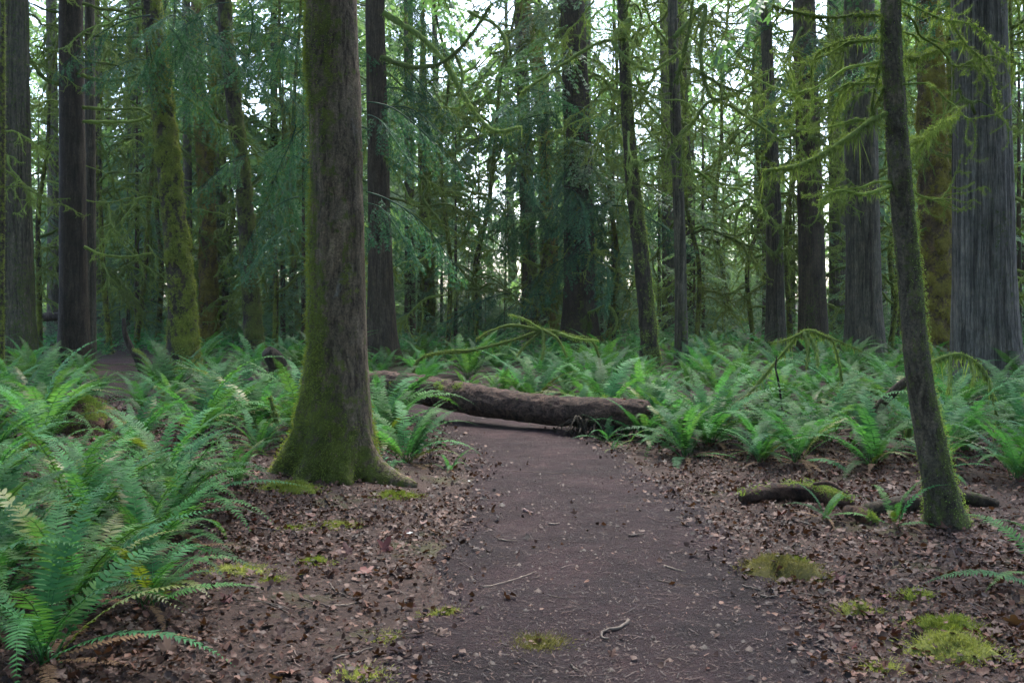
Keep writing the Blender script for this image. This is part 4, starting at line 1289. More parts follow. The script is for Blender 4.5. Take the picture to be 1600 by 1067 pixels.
log_object('rotten_stump', 'rotten reddish stump capped with drooping green moss among the ferns', 'stump',
           [(*gp(128, 672), -.1), (*(gp(124, 672)), .12), np.array([*gp(114, 672), .30]), np.array([*gp(108, 672), .42])], [.36, .30, .22, .12], B_ROT, 79, 48, 0.8, None, 0.3, 5000, 0.12)
log_object('rotten_log', 'crumbling red-brown log trailing from the moss-capped stump', 'log',
           [(*gp(135, 655), .12), (*gp(170, 665), .12), (*gp(210, 690), .05)], [.16, .15, .08], B_ROT, 80, 36, 0.35, None, 0.3, 800, 0.12)
log_object('bent_snag', 'bent dark dead stem rising beside the far bend of the path', 'dead stem',
           [wp(222, 580, 20), wp(214, 560, 20), wp(203, 540, 20), wp(195, 520, 20), wp(193, 497, 20)], [.07, .065, .06, .05, .035], B_DARK, 81, 16, 0.0, None, 0.1)
log_object('mossy_stick', 'short bright-mossed stick slanting beside the bent dark dead stem', 'branch',
           [wp(208, 548, 19.6), wp(222, 556, 19.5), wp(232, 572, 19.4), wp(238, 592, 19.3)], [.04, .045, .045, .03], B_MOSSY, 82, 16, 0.9, None, 0.2, 900)
log_object('dead_branch', 'broken brown branch slanting up out of the ferns to the leaning trunk', 'branch',
           [wp(1350, 668, 10), wp(1375, 634, 9.9), wp(1405, 604, 9.8), wp(1440, 580, 9.7)], [.04, .045, .045, .035], B_BROWN, 83, 20, 0.1, None, 0.15)
log_object('twiggy_stem', 'upright thin black dead stick among the ferns by the arched branch', 'branch',
           [wp(1222, 640, 11.2), wp(1217, 600, 11.2), wp(1212, 575, 11.2), wp(1214, 555, 11.2)], [.012, .012, .010, .006], B_DARK, 84, 8)


def loose_branch(name, label, pts, d, w, seed, extra=(), fuzz=500, hang=.1, mat=None, ends=True):
    """a mossy bough lying among the ferns, its ends on the ground"""
    P = [wp(a, b, d) for a, b in pts]
    if ends:
        for e, at_ in ((P[0], 0), (P[-1], len(P) + 1)):
            q_ = e.copy()
            q_[0] += -.15 if at_ == 0 else .15
            q_[2] = hz(q_[0], q_[1])
            P.insert(at_, q_)
    P = np.array(P)
    org = P[0].copy()
    root = link(name, None, None, org)
    tag(root, label, 'branch')
    rng = np.random.default_rng(seed)
    g = G()
    m = 60
    Q = spline(P - org, m)
    mossy_limb(g, Q, np.linspace(w, w * .6, m) * d / F / 2, rng, fuzz, hang, 8, .0055)
    link('limb', g.mesh('limb', mat or M_MOSS), root)
    for (ep, ew) in extra:
        g = G()
        Q = spline(np.array([wp(a, b, d - .15 * k) for k, (a, b) in enumerate(ep)]) - org, 20)
        mossy_limb(g, Q, np.linspace(ew, ew * .4, 20) * d / F / 2, rng, fuzz, hang * .7, 6, .005)
        link('twig', g.mesh('twig', mat or M_MOSS), root)
    return root


loose_branch('fallen_bough', 'pale yellow-green mossed bough arched over the ferns behind the fallen log', [(655, 562), (735, 548), (800, 532), (848, 517), (890, 524), (930, 540)], 14.5, 5.5, 700,
             [([(848, 517), (800, 508), (765, 518), (745, 530)], 5), ([(848, 517), (822, 500), (795, 492)], 4), ([(848, 517), (850, 540), (846, 562)], 6),
              ([(848, 515), (872, 530), (885, 556)], 5), ([(845, 518), (820, 540), (808, 556)], 4), ([(735, 548), (700, 548), (660, 556)], 3), ([(870, 520), (905, 530), (935, 532)], 5)],
             fuzz=500, hang=.035, mat=M_MOSS)
loose_branch('arched_branch', 'arched mossy branch with a curtain of moss over the fern bank', [(1150, 640), (1190, 592), (1225, 550), (1256, 518), (1285, 524), (1306, 545)], 12.2, 5.5, 701,
             [([(1256, 520), (1262, 545), (1260, 575)], 7), ([(1262, 520), (1275, 545), (1278, 570)], 7), ([(1285, 524), (1315, 535), (1345, 548)], 3), ([(1250, 522), (1230, 530), (1205, 536)], 3)],
             fuzz=500, hang=.07)
loose_branch('arched_branch', 'bare arching dead branch with moss beard before the massive cedar', [(1440, 582), (1465, 562), (1500, 554), (1527, 568), (1545, 598)], 10, 6.5, 702,
             [([(1485, 556), (1484, 590), (1482, 616)], 5), ([(1515, 560), (1522, 585), (1520, 600)], 4)], fuzz=350, hang=.12, mat=M_MOSS)
loose_branch('mossy_stick', 'thin upright moss-furred stick beside the mossy-footed tree', [(432, 660), (428, 640), (421, 620)], 9.2, 9, 703, fuzz=700, hang=.02, ends=False)

# ------------------------------------------------------------------ ferns
def frond_geo(seed, L=1.0, e0=70, e1=-15, pairs=34, width=0.085, curl=0.0, lod=False):
    """one sword-fern frond along +X: arching midrib with two ranks of tapering leaflets"""
    rng = np.random.default_rng(seed)
    n = 24
    t = np.linspace(0, 1, n)
    el = np.radians(e0 + (e1 - e0) * t ** 1.25)
    yaw = curl * t ** 1.5
    d = np.column_stack([np.cos(el) * np.cos(yaw), np.cos(el) * np.sin(yaw), np.sin(el)])
    P = np.vstack([[0, 0, 0], np.cumsum((d[1:] + d[:-1]) / 2, axis=0) * L / (n - 1)])
    g = G()
    if not lod:
        add_tube(g, P[::3], np.linspace(.0042, .0012, len(P[::3])), 3, tint=0.75)
    for sd in (-1, 1):
        tt = np.linspace(0.13, 0.99, pairs) + rng.normal(size=pairs) * .003
        tt = np.clip(tt, 0, 1)
        p = np.column_stack([np.interp(tt, t, P[:, k]) for k in range(3)])
        tg = unit(np.column_stack([np.interp(tt, t, d[:, k]) for k in range(3)]))
        up = np.array([0, 0, 1.0])
        lat = unit(np.cross(up, tg)) * sd
        nrm = unit(np.cross(tg, lat)) * sd
        u_ = np.clip((tt - .13) / .86, 0, 1)
        ln = width * np.clip(np.minimum(0.55 + 2.2 * u_, 1.0) * (1 - u_ ** 2.2) + 0.06, 0, 1) * rng.uniform(.85, 1.1, pairs) * np.where(rng.random(pairs) < .05, .35, 1)
        fw = np.radians(12 + 22 * u_ + rng.normal(size=pairs) * 4)
        dr = rng.uniform(.02, .22, pairs)
        dv = unit(lat * np.cos(fw)[:, None] + tg * np.sin(fw)[:, None] + nrm * (0.18 - dr)[:, None])
        w = unit(tg - dv * (tg * dv).sum(1)[:, None])
        hw = (L * .86 / pairs) * 0.44
        hw = hw * np.clip(ln / width * 1.3, .35, 1)[:, None]
        l = ln[:, None]
        tipd = nrm * (-0.16 * ln)[:, None]
        V = np.stack([p - w * hw * .5, p + w * hw * .6, p + dv * l * .25 + w * hw * 1.0, p + dv * l * .25 - w * hw * .9,
                      p + dv * l * .68 + w * hw * .62 + tipd * .3, p + dv * l * .68 - w * hw * .55 + tipd * .3, p + dv * l + tipd], 1)
        k = pairs
        if lod:
            V = np.stack([p, p + dv * l * .35 + w * hw * 1.1, p + dv * l + tipd, p + dv * l * .35 - w * hw * 1.1], 1).reshape(-1, 3)
            g.add(V, np.arange(4 * k).reshape(-1, 4), np.repeat(np.clip(0.45 + rng.normal(size=k) * .13, 0, 1), 4))
            continue
        V = V.reshape(-1, 3)
        b = (np.arange(k) * 7)[:, None]
        tin = np.repeat(np.clip(0.45 + rng.normal(size=k) * .13, 0, 1), 7)
        n0 = g.n
        g.add(V, np.vstack([b + np.array([[0, 1, 2, 3]]), b + np.array([[3, 2, 4, 5]])]), tin)
        g.Fs.append(b + np.array([[5, 4, 6]]) + n0)
    return g


FR_SPECS = [(80, -8), (74, -25), (68, -38), (62, -46), (54, -40), (46, -42), (36, -36), (70, -2), (28, -26), (58, -62)]
FROND_G = [frond_geo(800 + k, 1.0, a, b, pairs=38 + k % 3, curl=(-.35 + .08 * k)) for k, (a, b) in enumerate(FR_SPECS)]
FROND = [g_.mesh('frond', M_FERN) for g_ in FROND_G]
FROND_OLD = [frond_geo(830 + k, 1.0, a, b, curl=.2).mesh('frond', M_FERN_OLD) for k, (a, b) in enumerate([(55, -25), (40, -40), (65, -10)])]
FROND_DEAD = [frond_geo(840 + k, 1.0, a, b, curl=-.2, width=.06).mesh('frond', M_FERN_DEAD) for k, (a, b) in enumerate([(18, -45), (8, -30)])]


def crown_of_fronds(rng, n, size, lean=None):
    out = []
    for k in range(n):
        az = 2 * math.pi * k / n * 2.39 + rng.normal() * .35
        inner = k / n
        kind = int(rng.choice([0, 1, 7])) if inner < .25 else (int(rng.choice([1, 2, 3, 7])) if inner < .55 else int(rng.choice([3, 4, 5, 6, 9, 8])))
        s_ = size * rng.uniform(.72, 1.12) * (1.0 if inner < .7 else .88)
        out.append((kind, az, rng.normal() * .10, rng.normal() * .12, s_))
    return out


FERN_WHOLE = []
for k in range(7):
    rng = np.random.default_rng(860 + k)
    g = G()
    for (kind, az, rx, ry, s_) in crown_of_fronds(rng, 15 + k % 4, 1.0):
        fg = FROND_G[kind]
        V = np.concatenate(fg.V) * s_
        R = rotz(np.array([az]))[0] @ roty(np.array([ry]))[0] @ rotx(np.array([rx]))[0]
        n0 = g.n
        g.V.append(V @ R.T); g.T.append(np.clip(np.concatenate(fg.T) + rng.normal() * .18, 0, 1)); g.M.append(np.zeros(len(V))); g.n += len(V)
        for f in fg.Fs:
            g.Fs.append(f + n0)
    FERN_WHOLE.append(g)
def fern_lod(seed, fronds, pairs, width):
    rng = np.random.default_rng(seed)
    g = G()
    lod = [frond_geo(890 + m_, 1.0, a, b, pairs=pairs, width=width, curl=.2, lod=True) for m_, (a, b) in enumerate(FR_SPECS)]
    for (kind, az, rx, ry, s_) in crown_of_fronds(rng, fronds, 1.0):
        fg = lod[kind]
        V = np.concatenate(fg.V) * s_
        R = rotz(np.array([az]))[0] @ roty(np.array([ry]))[0]
        n0 = g.n
        g.V.append(V @ R.T); g.T.append(np.clip(np.concatenate(fg.T) + rng.normal() * .18, 0, 1)); g.M.append(np.zeros(len(V))); g.n += len(V)
        for f in fg.Fs:
            g.Fs.append(f + n0)
    return g


FERN_LOD = [fern_lod(880 + k, 13, 11, .10) for k in range(5)]
FERN_FAR = [fern_lod(885 + k, 10, 6, .12) for k in range(5)]
FERN_MESH = [g.mesh('sword_fern', M_FERN) for g in FERN_WHOLE]


def fern(x, y, size, label, group, rng, n=None, parts=True, name='sword_fern', z=None):
    z = hz(x, y) if z is None else z
    if not parts:
        o = link(name, FERN_MESH[int(rng.integers(7))], None, (x, y, z - .01), (rng.normal() * .06, rng.normal() * .06, rng.uniform(0, 6.28)), size)
        tag(o, label, 'fern', group)
        return o
    r = link(name, None, None, (x, y, z - .01))
    tag(r, label, 'fern', group)
    n = n or int(rng.integers(15, 22))
    for (kind, az, rx, ry, s_) in crown_of_fronds(rng, n, size):
        u_ = rng.random()
        src = FROND[kind]
        if u_ < .13 and kind in (3, 4, 5, 6, 9, 8):
            src = FROND_OLD[int(rng.integers(3))]
        link('frond', src, r, (rng.normal() * .02, rng.normal() * .02, 0), (rx, ry, az), s_)
    for k in range(int(rng.integers(2, 7))):
        link('frond', FROND_DEAD[int(rng.integers(2))], r, (0, 0, .01), (0, rng.normal() * .1, rng.uniform(0, 6.28)), size * rng.uniform(.5, .8))['label'] = 'dry brown hanging frond'
    return r


rf = np.random.default_rng(901)
FERNS = []


def placed(x, y, size, label, group=None, parts=True, n=None):
    FERNS.append((x, y))
    return fern(x, y, size, label, group, rf, n, parts)


NEAR_BANK = ('big sword fern with long arching fronds overhanging the leaf litter of the near bank', 'ferns of the near bank')
for k, (x, y, s_) in enumerate([(-1.95, 4.15, .95), (-2.15, 4.85, 1.0), (-2.75, 5.3, 1.05), (-2.1, 5.65, .95), (-2.65, 6.2, 1.1), (-3.35, 6.3, 1.0), (-2.35, 6.95, 1.05), (-3.1, 7.2, .75),
                   (-3.9, 7.5, .8), (-2.75, 8.0, 1.05), (-3.6, 8.3, .6), (-2.5, 3.6, .95), (-2.55, 4.4, .95), (-3.0, 5.8, 1.0), (-1.8, 4.9, .7), (-2.6, 7.4, .9), (-2.2, 7.9, .75),
                   (-3.3, 7.7, .6), (-4.2, 8.2, 1.0), (-2.6, 5.0, .9), (-2.15, 6.3, .8), (-3.0, 6.7, 1.0)]):
    edge_ = x > -2.45
    size = 'large' if s_ > .97 else ('middling' if s_ > .77 else 'small')
    lab = '%s sword fern %s of the thick bank facing the path' % (size, 'on the litter edge' if edge_ else 'in the depth')
    placed(x, y, s_, lab, 'ferns of the near bank')
for (x, y, s_) in [(2.6, 9.1, 1.0), (3.2, 8.85, .95), (3.85, 9.1, 1.1), (4.6, 8.7, 1.0), (5.2, 9.2, 1.1), (3.5, 9.7, 1.1), (2.9, 9.8, .9), (4.4, 9.7, 1.15), (5.6, 8.5, 1.0), (4.15, 8.2, .9), (4.75, 7.8, .95), (2.35, 9.6, .7), (3.6, 8.45, .6)]:
    size = 'large' if s_ > 1.05 else ('middling' if s_ > .77 else 'small')
    placed(x, y, s_, size + ' sword fern along the bank edge behind the rotten log and leaning trunk', 'ferns of the bank edge')
placed(-.98, 9.35, 1.0, 'upright sword fern between the mossy-footed tree and the fallen log')
placed(2.05, 10.3, 1.3, 'widest sword fern spreading in a fan at the end of the fallen log', n=30)
placed(1.72, 10.6, .95, 'fern hiding the tip of the fallen log')
placed(1.45, 10.75, .85, 'smaller fern leaning over the end of the fallen log')
placed(1.25, 11.0, .55, 'tuft of fern sprouting from the root clump under the log', n=8)
placed(*gp(1290, 812), .42, 'little fern in front of the short mossy rotten log', n=7)
placed(*gp(1398, 822), .5, 'little drooping fern beside the dark fallen branch and leaning trunk', n=7)
placed(*gp(1650, 925), .75, 'fern reaching in over the leaf litter behind the moss cushions', n=12)
placed(*gp(700, 735), .38, 'small low fern at the path edge by the mossy root', n=7)
placed(1.02, 10.72, .5, 'low fern covering the roots under the end of the log', n=10)
placed(*gp(960, 705), .32, 'tiny fern on the path edge before the root clump', n=6)
placed(*gp(1190, 722), .8, 'low olive-tipped fern below the widest fan fern')


FMARK = MARK + [(logr.location.x + 1.9, 12.1, 'fallen log'), (*gp(114, 660), 'moss-capped rotten stump'), (*gp(428, 590), 'dark rotten log end'), (2.9, 12.2, 'arched mossy branch'), (4.5, 10.0, 'bare arching dead branch'),
                (.2, 14.5, 'mossed bough lying behind the log')]


def zone(x, y, s_):
    """label by size and by the landmark it grows nearest to"""
    m_ = min(FMARK, key=lambda q_: math.hypot(q_[0] - x, q_[1] - y))
    far = math.hypot(m_[0] - x, m_[1] - y)
    size = 'small' if s_ < .78 else ('large' if s_ > 1.08 else 'middling')
    rel = 'close beside' if far < 1.6 else ('a few steps from' if far < 4 else 'well away from')
    return ('%s sword fern growing %s the %s' % (size, rel, m_[2]), 'ferns %s the %s' % (rel, m_[2]))


cand = []
tries = 0
while tries < 60000 and len(cand) < 1250:
    tries += 1
    y = 6.5 + 68 * rf.random() ** 1.3
    x = rf.uniform(-.55, .55) * y + rf.uniform(-1, 1)
    if abs(x) > .54 * y + 1.0:
        continue
    pd = float(path_dist(np.array([x]), np.array([y]))[0])
    if pd < (.55 if y < 14 else .2):
        continue
    if x > 0 and y < 8.6 + .1 * x:
        continue
    if x < 0 and y < 9.2 and x > -4.2:
        continue
    if y < 10.2 and -2.3 < x < 1.4:
        continue
    if y < 9.4 and x > 0 and pd < 1.0:
        continue
    # the log and the gap towards the far bend of the path stay open
    if y < 13.7 and -3.2 < x < 1.8 and abs(y - np.interp(x, [-3, 1.7], [13.9, 10.9])) < .55:
        continue
    a_ = 800 + F * x / y
    if 70 < a_ < 205 and 9.3 < y < 14.6:
        continue
    if (178 < a_ < 238 and 13.5 < y < 19.9) or (396 < a_ < 454 and 11.5 < y < 17.3):
        continue
    if 135 < a_ < 215 and 17.5 < y < 26:
        continue
    if any((x - a) ** 2 + (y - b) ** 2 < (r + .28) ** 2 for a, b, r in TRUNKS):
        continue
    sp = .50 + .016 * y
    if any((x - a) ** 2 + (y - b) ** 2 < sp * sp for a, b in FERNS) or any((x - a) ** 2 + (y - b) ** 2 < sp * sp for a, b in cand):
        continue
    cand.append((x, y))
cand.sort(key=lambda c: c[1])
NIND = 258
for k, (x, y) in enumerate(cand[:NIND]):
    s_ = rf.choice([rf.uniform(.6, .85), rf.uniform(.85, 1.15), rf.uniform(1.1, 1.4)])
    if x < 0 and y < 24 and 100 < 800 + F * x / y < 260:
        s_ *= .75
    lab, grp = zone(x, y, s_)
    placed(x, y, s_, lab, grp, parts=y < 14.5, n=int(rf.integers(16, 25)))
# ferns too far off to tell apart: one mass
gm = G()
for (x, y) in cand[NIND:]:
    fg = (FERN_LOD if y < 27 else FERN_FAR)[int(rf.integers(5))]
    s_ = rf.uniform(.75, 1.1)
    R = rotz(np.array([rf.uniform(0, 6.28)]))[0]
    V = (np.concatenate(fg.V) * s_) @ R.T + np.array([x, y, hz(x, y) - .01])
    n0 = gm.n
    gm.V.append(V); gm.T.append(np.clip(np.concatenate(fg.T) + rf.normal() * .15, 0, 1)); gm.M.append(np.zeros(len(V))); gm.n += len(V)
    for f in fg.Fs:
        gm.Fs.append(f + n0)
if gm.n:
    tag(link('fern_undergrowth', gm.mesh('fern_undergrowth', M_FERN)), 'carpet of far ferns under the trees', 'ferns', kind='stuff')

# --- low leafy shrubs by the mossy root
def leafy(name, label, x, y, h_, n, seed, size=.05):
    rng = np.random.default_rng(seed)
    r = link(name, None, None, (x, y, hz(x, y)))
    tag(r, label, 'shrub')
    g, gl = G(), []
    t = np.linspace(0, 1, 6)
    for k in range(max(3, n // 7)):
        Q = walk(rng, h_ * rng.uniform(.6, 1.1), 8, unit(np.array([rng.normal() * .6, rng.normal() * .6, 1.0])), .12, .2)
        add_tube(g, Q, np.linspace(.004, .002, 8), 4)
        for q_ in range(2, 8):
            gl.append((Q[q_], unit(rng.normal(size=3) * np.array([1, 1, .3]) + np.array([0, 0, .2]))))
    link('stems', g.mesh('stems', M_TWIG), r)
    for (p, d) in gl[:n]:
        link('leaf', SALAL_LEAF, r, p, Vector(d).to_track_quat('X', 'Z').to_euler(), size * rng.uniform(.7, 1.3) / .05)
    return r


g = G()
th = np.array([0, .25, .5, .75, 1.0])
wd = np.array([0, .016, .02, .013, 0])
V = []
for a, w in zip(th, wd):
    V += [(a * .055, -w, .006 * math.sin(a * 3)), (a * .055, 0, -.004 + .004 * math.sin(a * 3)), (a * .055, w, .006 * math.sin(a * 3))]
q = []
for k in range(4):
    for m_ in range(2):
        q.append((k * 3 + m_, (k + 1) * 3 + m_, (k + 1) * 3 + m_ + 1, k * 3 + m_ + 1))
g.add(V, q, .5)
SALAL_LEAF = g.mesh('leaf', M_SALAL)
leafy('leafy_shrub', 'low broad-leaved shrub at the path edge beyond the mossy root', *gp(672, 716), .42, 44, 940)
leafy('leafy_shrub', 'small leafy sprig against the mossy root of the big tree', *gp(600, 742), .2, 16, 941, .045)
leafy('leafy_shrub', 'leafy shrub half hidden behind the mossy-footed tree', *gp(430, 680), .5, 40, 942, .055)
leafy('leafy_shrub', 'broad-leaved shrub in the ferns below the leaning maple', *gp(462, 640), .6, 40, 943, .06)

# ------------------------------------------------------------------ leaf litter
def maple_leaf(seed, simple=False):
    rng = np.random.default_rng(seed)
    if simple:
        n = 5
        a = np.linspace(0, 2 * math.pi, n, endpoint=False)
        r = rng.uniform(.55, 1, n)
    else:
        n = 20
        a = np.linspace(-math.pi, math.pi, n, endpoint=False)
        r = np.where(np.arange(n) % 4 == 2, 1.0, np.where(np.arange(n) % 2 == 0, .45, .68)) * rng.uniform(.85, 1.1, n)
        r *= 0.75 + 0.35 * np.cos(a)
        r = np.clip(r, .3, 1.2)
    V = np.column_stack([np.cos(a) * r, np.sin(a) * r, np.zeros(n)])
    k1, k2 = rng.uniform(-.5, .9), rng.uniform(-.3, .6)
    V[:, 2] = k1 * V[:, 0] ** 2 * .6 + k2 * V[:, 1] ** 2 + rng.normal(size=n) * .08
    V = np.vstack([V, [0, 0, -.02]])
    Fa = [(n, k, (k + 1) % n) for k in range(n)]
    if not simple:
        V = np.vstack([V, [-.5, .03, .05], [-.5, -.03, .05], [-1.2, 0, .2]])
        Fa.append((n + 1, n + 2, n + 3))
    return V, np.array(Fa)


LEAF_V = [maple_leaf(950 + k) for k in range(6)]
SIMP_V = [maple_leaf(970 + k, True) for k in range(10)]
LEAF_M = []
for V, Fa in LEAF_V:
    g = G()
    g.add(V, Fa, .5)
    LEAF_M.append(g.mesh('leaf', M_LEAF, smooth=False))

rs = np.random.default_rng(980)


def litter_points(n, ya, yb, on_path, power=1.0):
    y = ya + (yb - ya) * rs.random(n * 5) ** power
    x = rs.uniform(-.56, .56, n * 5) * (y + 1)
    pd = path_dist(x, y)
    prob = on_path + (1 - on_path) * sstep(-.45, .35, pd)
    P = np.stack([x, y, np.zeros_like(x)], 1)
    prob *= np.clip(.75 + .9 * fbm(P * 1.1, 3, 61), .15, 1)
    keep = rs.random(len(x)) < prob
    x, y = x[keep][:n], y[keep][:n]
    clear = np.ones(len(x), bool)
    for a, b, r in TRUNKS:
        clear &= (x - a) ** 2 + (y - b) ** 2 > (r * .9) ** 2
    return x[clear], y[clear]


# the leaves that show largest are objects of their own
x, y = litter_points(300, 3.7, 8.6, .03)
z = height(x, y)
for a, b, c in zip(x, y, z):
    link('leaf', LEAF_M[int(rs.integers(6))], ground, (a, b, c + .018), (rs.normal() * .45, rs.normal() * .45, rs.uniform(0, 6.28)), .022 + .06 * rs.random() ** 2)
# the rest of the litter
g = G()
for k, (V, Fa) in enumerate(LEAF_V):
    x, y = litter_points(900, 3.4, 13, .02)
    n = len(x)
    R = rotz(rs.uniform(0, 6.28, n)) @ rotx(rs.normal(size=n) * .5) @ roty(rs.normal(size=n) * .5) * (.014 + .04 * rs.random(n) ** 2)[:, None, None]
    g.inst(V, Fa, R, np.column_stack([x, y, floor_z(x, y) + rs.uniform(.006, .03, n)]), np.clip(rs.normal(.38, .25, n), 0, 1))
for k, (V, Fa) in enumerate(SIMP_V):
    x, y = litter_points(8500, 3.2, 15, .012)
    n = len(x)
    R = rotz(rs.uniform(0, 6.28, n)) @ rotx(rs.normal(size=n) * .5) @ roty(rs.normal(size=n) * .5) * (.004 + .022 * rs.random(n) ** 1.6)[:, None, None]
    g.inst(V, Fa, R, np.column_stack([x, y, floor_z(x, y) + rs.uniform(.004, .022, n)]), np.clip(rs.normal(.34, .28, n), 0, 1))
tag(link('leaf_litter', g.mesh('leaf_litter', M_LITTER, smooth=False)), 'carpet of brown fallen leaves beside the path', 'leaf litter', kind='stuff')
# needles, chips and twig crumbs trodden into the path and strewn in the litter
g = G()
n = 75000
y = 3.3 + 9.5 * rs.random(n) ** 1.2
x = rs.uniform(-.55, .55, n) * (y + 1)
pd = path_dist(x, y)
keep = (rs.random(n) < np.where(pd < 0, .75, .8))
x, y = x[keep], y[keep]
n = len(x)
a = rs.uniform(0, 6.28, n)
l, w = rs.exponential(.0065, n) + .003, rs.uniform(.0008, .0030, n)
c = np.column_stack([x, y, floor_z(x, y) + .004 + rs.uniform(0, .005, n)])
dx = np.column_stack([np.cos(a) * l, np.sin(a) * l, rs.normal(size=n) * .002])
dy = np.column_stack([-np.sin(a) * w, np.cos(a) * w, np.zeros(n)])
V = np.stack([c - dx - dy, c + dx - dy * .5, c + dx * .9 + dy, c - dx * .8 + dy], 1).reshape(-1, 3)
g.add(V, np.arange(4 * n).reshape(-1, 4), np.repeat(np.clip(rs.normal(.18, .2, n), 0, 1), 4))
tag(link('forest_debris', g.mesh('forest_debris', M_LITTER, smooth=False)), 'needles and wood crumbs trodden into the path', 'debris', kind='stuff')
# small pebbles and clods on the path
g = G()
n = 5000
y = 3.3 + 9.5 * rs.random(n) ** 1.2
x = rs.uniform(-.3, .4, n) * (y + 1)
pd = path_dist(x, y)
x, y = x[pd < .1], y[pd < .1]
n = len(x)
oc = np.array([(1, 0, 0), (0, 1, 0), (-1, 0, 0), (0, -1, 0), (0.1, .1, .7)])
R = rotz(rs.uniform(0, 6.28, n)) * (rs.exponential(.004, n) + .003)[:, None, None]
g.inst(oc, np.array([(0, 1, 4), (1, 2, 4), (2, 3, 4), (3, 0, 4)]), R, np.column_stack([x, y, floor_z(x, y) - .001]), np.clip(rs.normal(.12, .12, n), 0, 1))
tag(link('soil_crumbs', g.mesh('soil_crumbs', M_LITTER)), 'small clods of dark soil on the path', 'soil', kind='stuff')

# ------------------------------------------------------------------ twigs and sticks
STICKS = [
    # label, picture points, width px, material
    ('hooked pale stick lying in the middle of the path', [(982, 979), (965, 988), (945, 992), (940, 999), (950, 1004)], 9, M_PALE),
    ('short straight grey stick on the leaf litter by the path edge', [(520, 1031), (550, 1024), (582, 1014)], 8, M_PALE),
    ('forked brown twig pair beside the curved white twig', [(470, 938), (500, 945), (528, 955)], 6, M_TWIG),
    ('bent twig touching the forked brown one', [(520, 948), (545, 946), (562, 940)], 5, M_TWIG),
    ('thin curved white twig on the leaf litter', [(515, 912), (522, 922), (540, 932), (557, 938)], 4, M_PALE),
    ('long grey twig poking from under the near ferns', [(350, 933), (390, 938), (430, 946), (465, 957)], 4, M_PALE),
    ('thin twig branching from the long grey one', [(420, 944), (445, 955), (465, 968)], 3, M_PALE),
    ('pale stick lying below the tan moss cushion', [(1200, 928), (1240, 932), (1290, 936)], 6, M_PALE),
    ('short splinter at the tip of the pale stick below the tan moss', [(1160, 922), (1180, 928), (1195, 932)], 5, M_PALE),
    ('broken pale splinter beside the stick below the tan moss', [(1188, 938), (1204, 940), (1216, 940)], 6, M_PALE),
    ('long thin white twig slanting over the litter by the bright moss', [(1430, 914), (1470, 927), (1510, 940), (1542, 953)], 4, M_PALE),
    ('white stick with a broken end before the little fern', [(1238, 814), (1255, 818), (1275, 824)], 6, M_PALE),
    ('short white splinter on the litter near the rotten log', [(1144, 797), (1150, 800), (1156, 802)], 5, M_PALE),
    ('straight pinkish stick across the path', [(982, 844), (994, 843), (1006, 841)], 5, M_PALE),
    ('short dark stick across the path', [(778, 847), (794, 849), (808, 850)], 5, M_TWIG),
    ('long thin dark twig lying along the path', [(755, 922), (785, 915), (815, 906), (838, 896)], 4, M_TWIG),
    ('thin bent twig at the path edge by the litter', [(1038, 886), (1055, 893), (1072, 898)], 4, M_TWIG),
    ('long hair-thin twig across the path near the log', [(800, 742), (830, 742), (860, 743), (895, 743)], 2, M_TWIG),
    ('chip of bark with a pale end on the path', [(818, 802), (826, 804), (832, 806)], 8, M_TWIG),
    ('short brown twig in the bare middle of the path', [(858, 823), (866, 824), (874, 823)], 5, M_TWIG),
    ('short pale chip near the lower end of the path', [(892, 1046), (898, 1051), (904, 1055)], 7, M_PALE),
    ('thin straight twig on the path beside the hooked stick', [(968, 997), (985, 998), (1002, 1000)], 3, M_TWIG),
    ('thin twig lying on the path below its middle', [(860, 938), (875, 941), (892, 942)], 3, M_TWIG),
    ('long low twig by the path edge and tan moss', [(1012, 814), (1030, 821), (1052, 820)], 2, M_TWIG),
    ('dry pale twig reaching from the rotten log into the ferns', [(1190, 736), (1216, 740), (1240, 756), (1262, 762)], 3, M_PALE),
    ('dry bent twig rising behind the pale split wood', [(1370, 755), (1400, 757), (1430, 764)], 4, M_PALE),
    ('brown twig half buried in litter by the yellow moss', [(1300, 1022), (1330, 1027), (1360, 1030), (1392, 1032)], 4, M_TWIG),
    ('grey twig lying in litter before the near ferns', [(455, 1010), (470, 1030), (505, 1038)], 3, M_TWIG),
    ('thin twig on the litter below the mossy-footed tree', [(400, 826), (440, 830), (480, 831)], 4, M_TWIG),
]
for k, (lab, pts, w, mat) in enumerate(STICKS):
    rng = np.random.default_rng(1000 + k)
    P = []
    for (a, b) in pts:
        x, y = gp(a, b)
        P.append((x, y, float(floor_z(np.array([x]), np.array([y]))[0]) + .002))
    P = np.array(P)
    r_ = w * P[:, 1].mean() / F / 2 * .6
    P[:, 2] += r_
    org = P.mean(0)
    Q = spline(P - org, 16) + rng.normal(size=(16, 3)) * r_ * .25
    g = G()
    add_tube(g, Q, np.linspace(r_, r_ * .6, 16) * rng.uniform(.75, 1.2, 16), 7, .35, 30, k, tint=rng.uniform(.1, .9, 16 * 7 + 2))
    tag(link('fallen_twig', g.mesh('fallen_twig', mat), None, org), lab, 'twig')
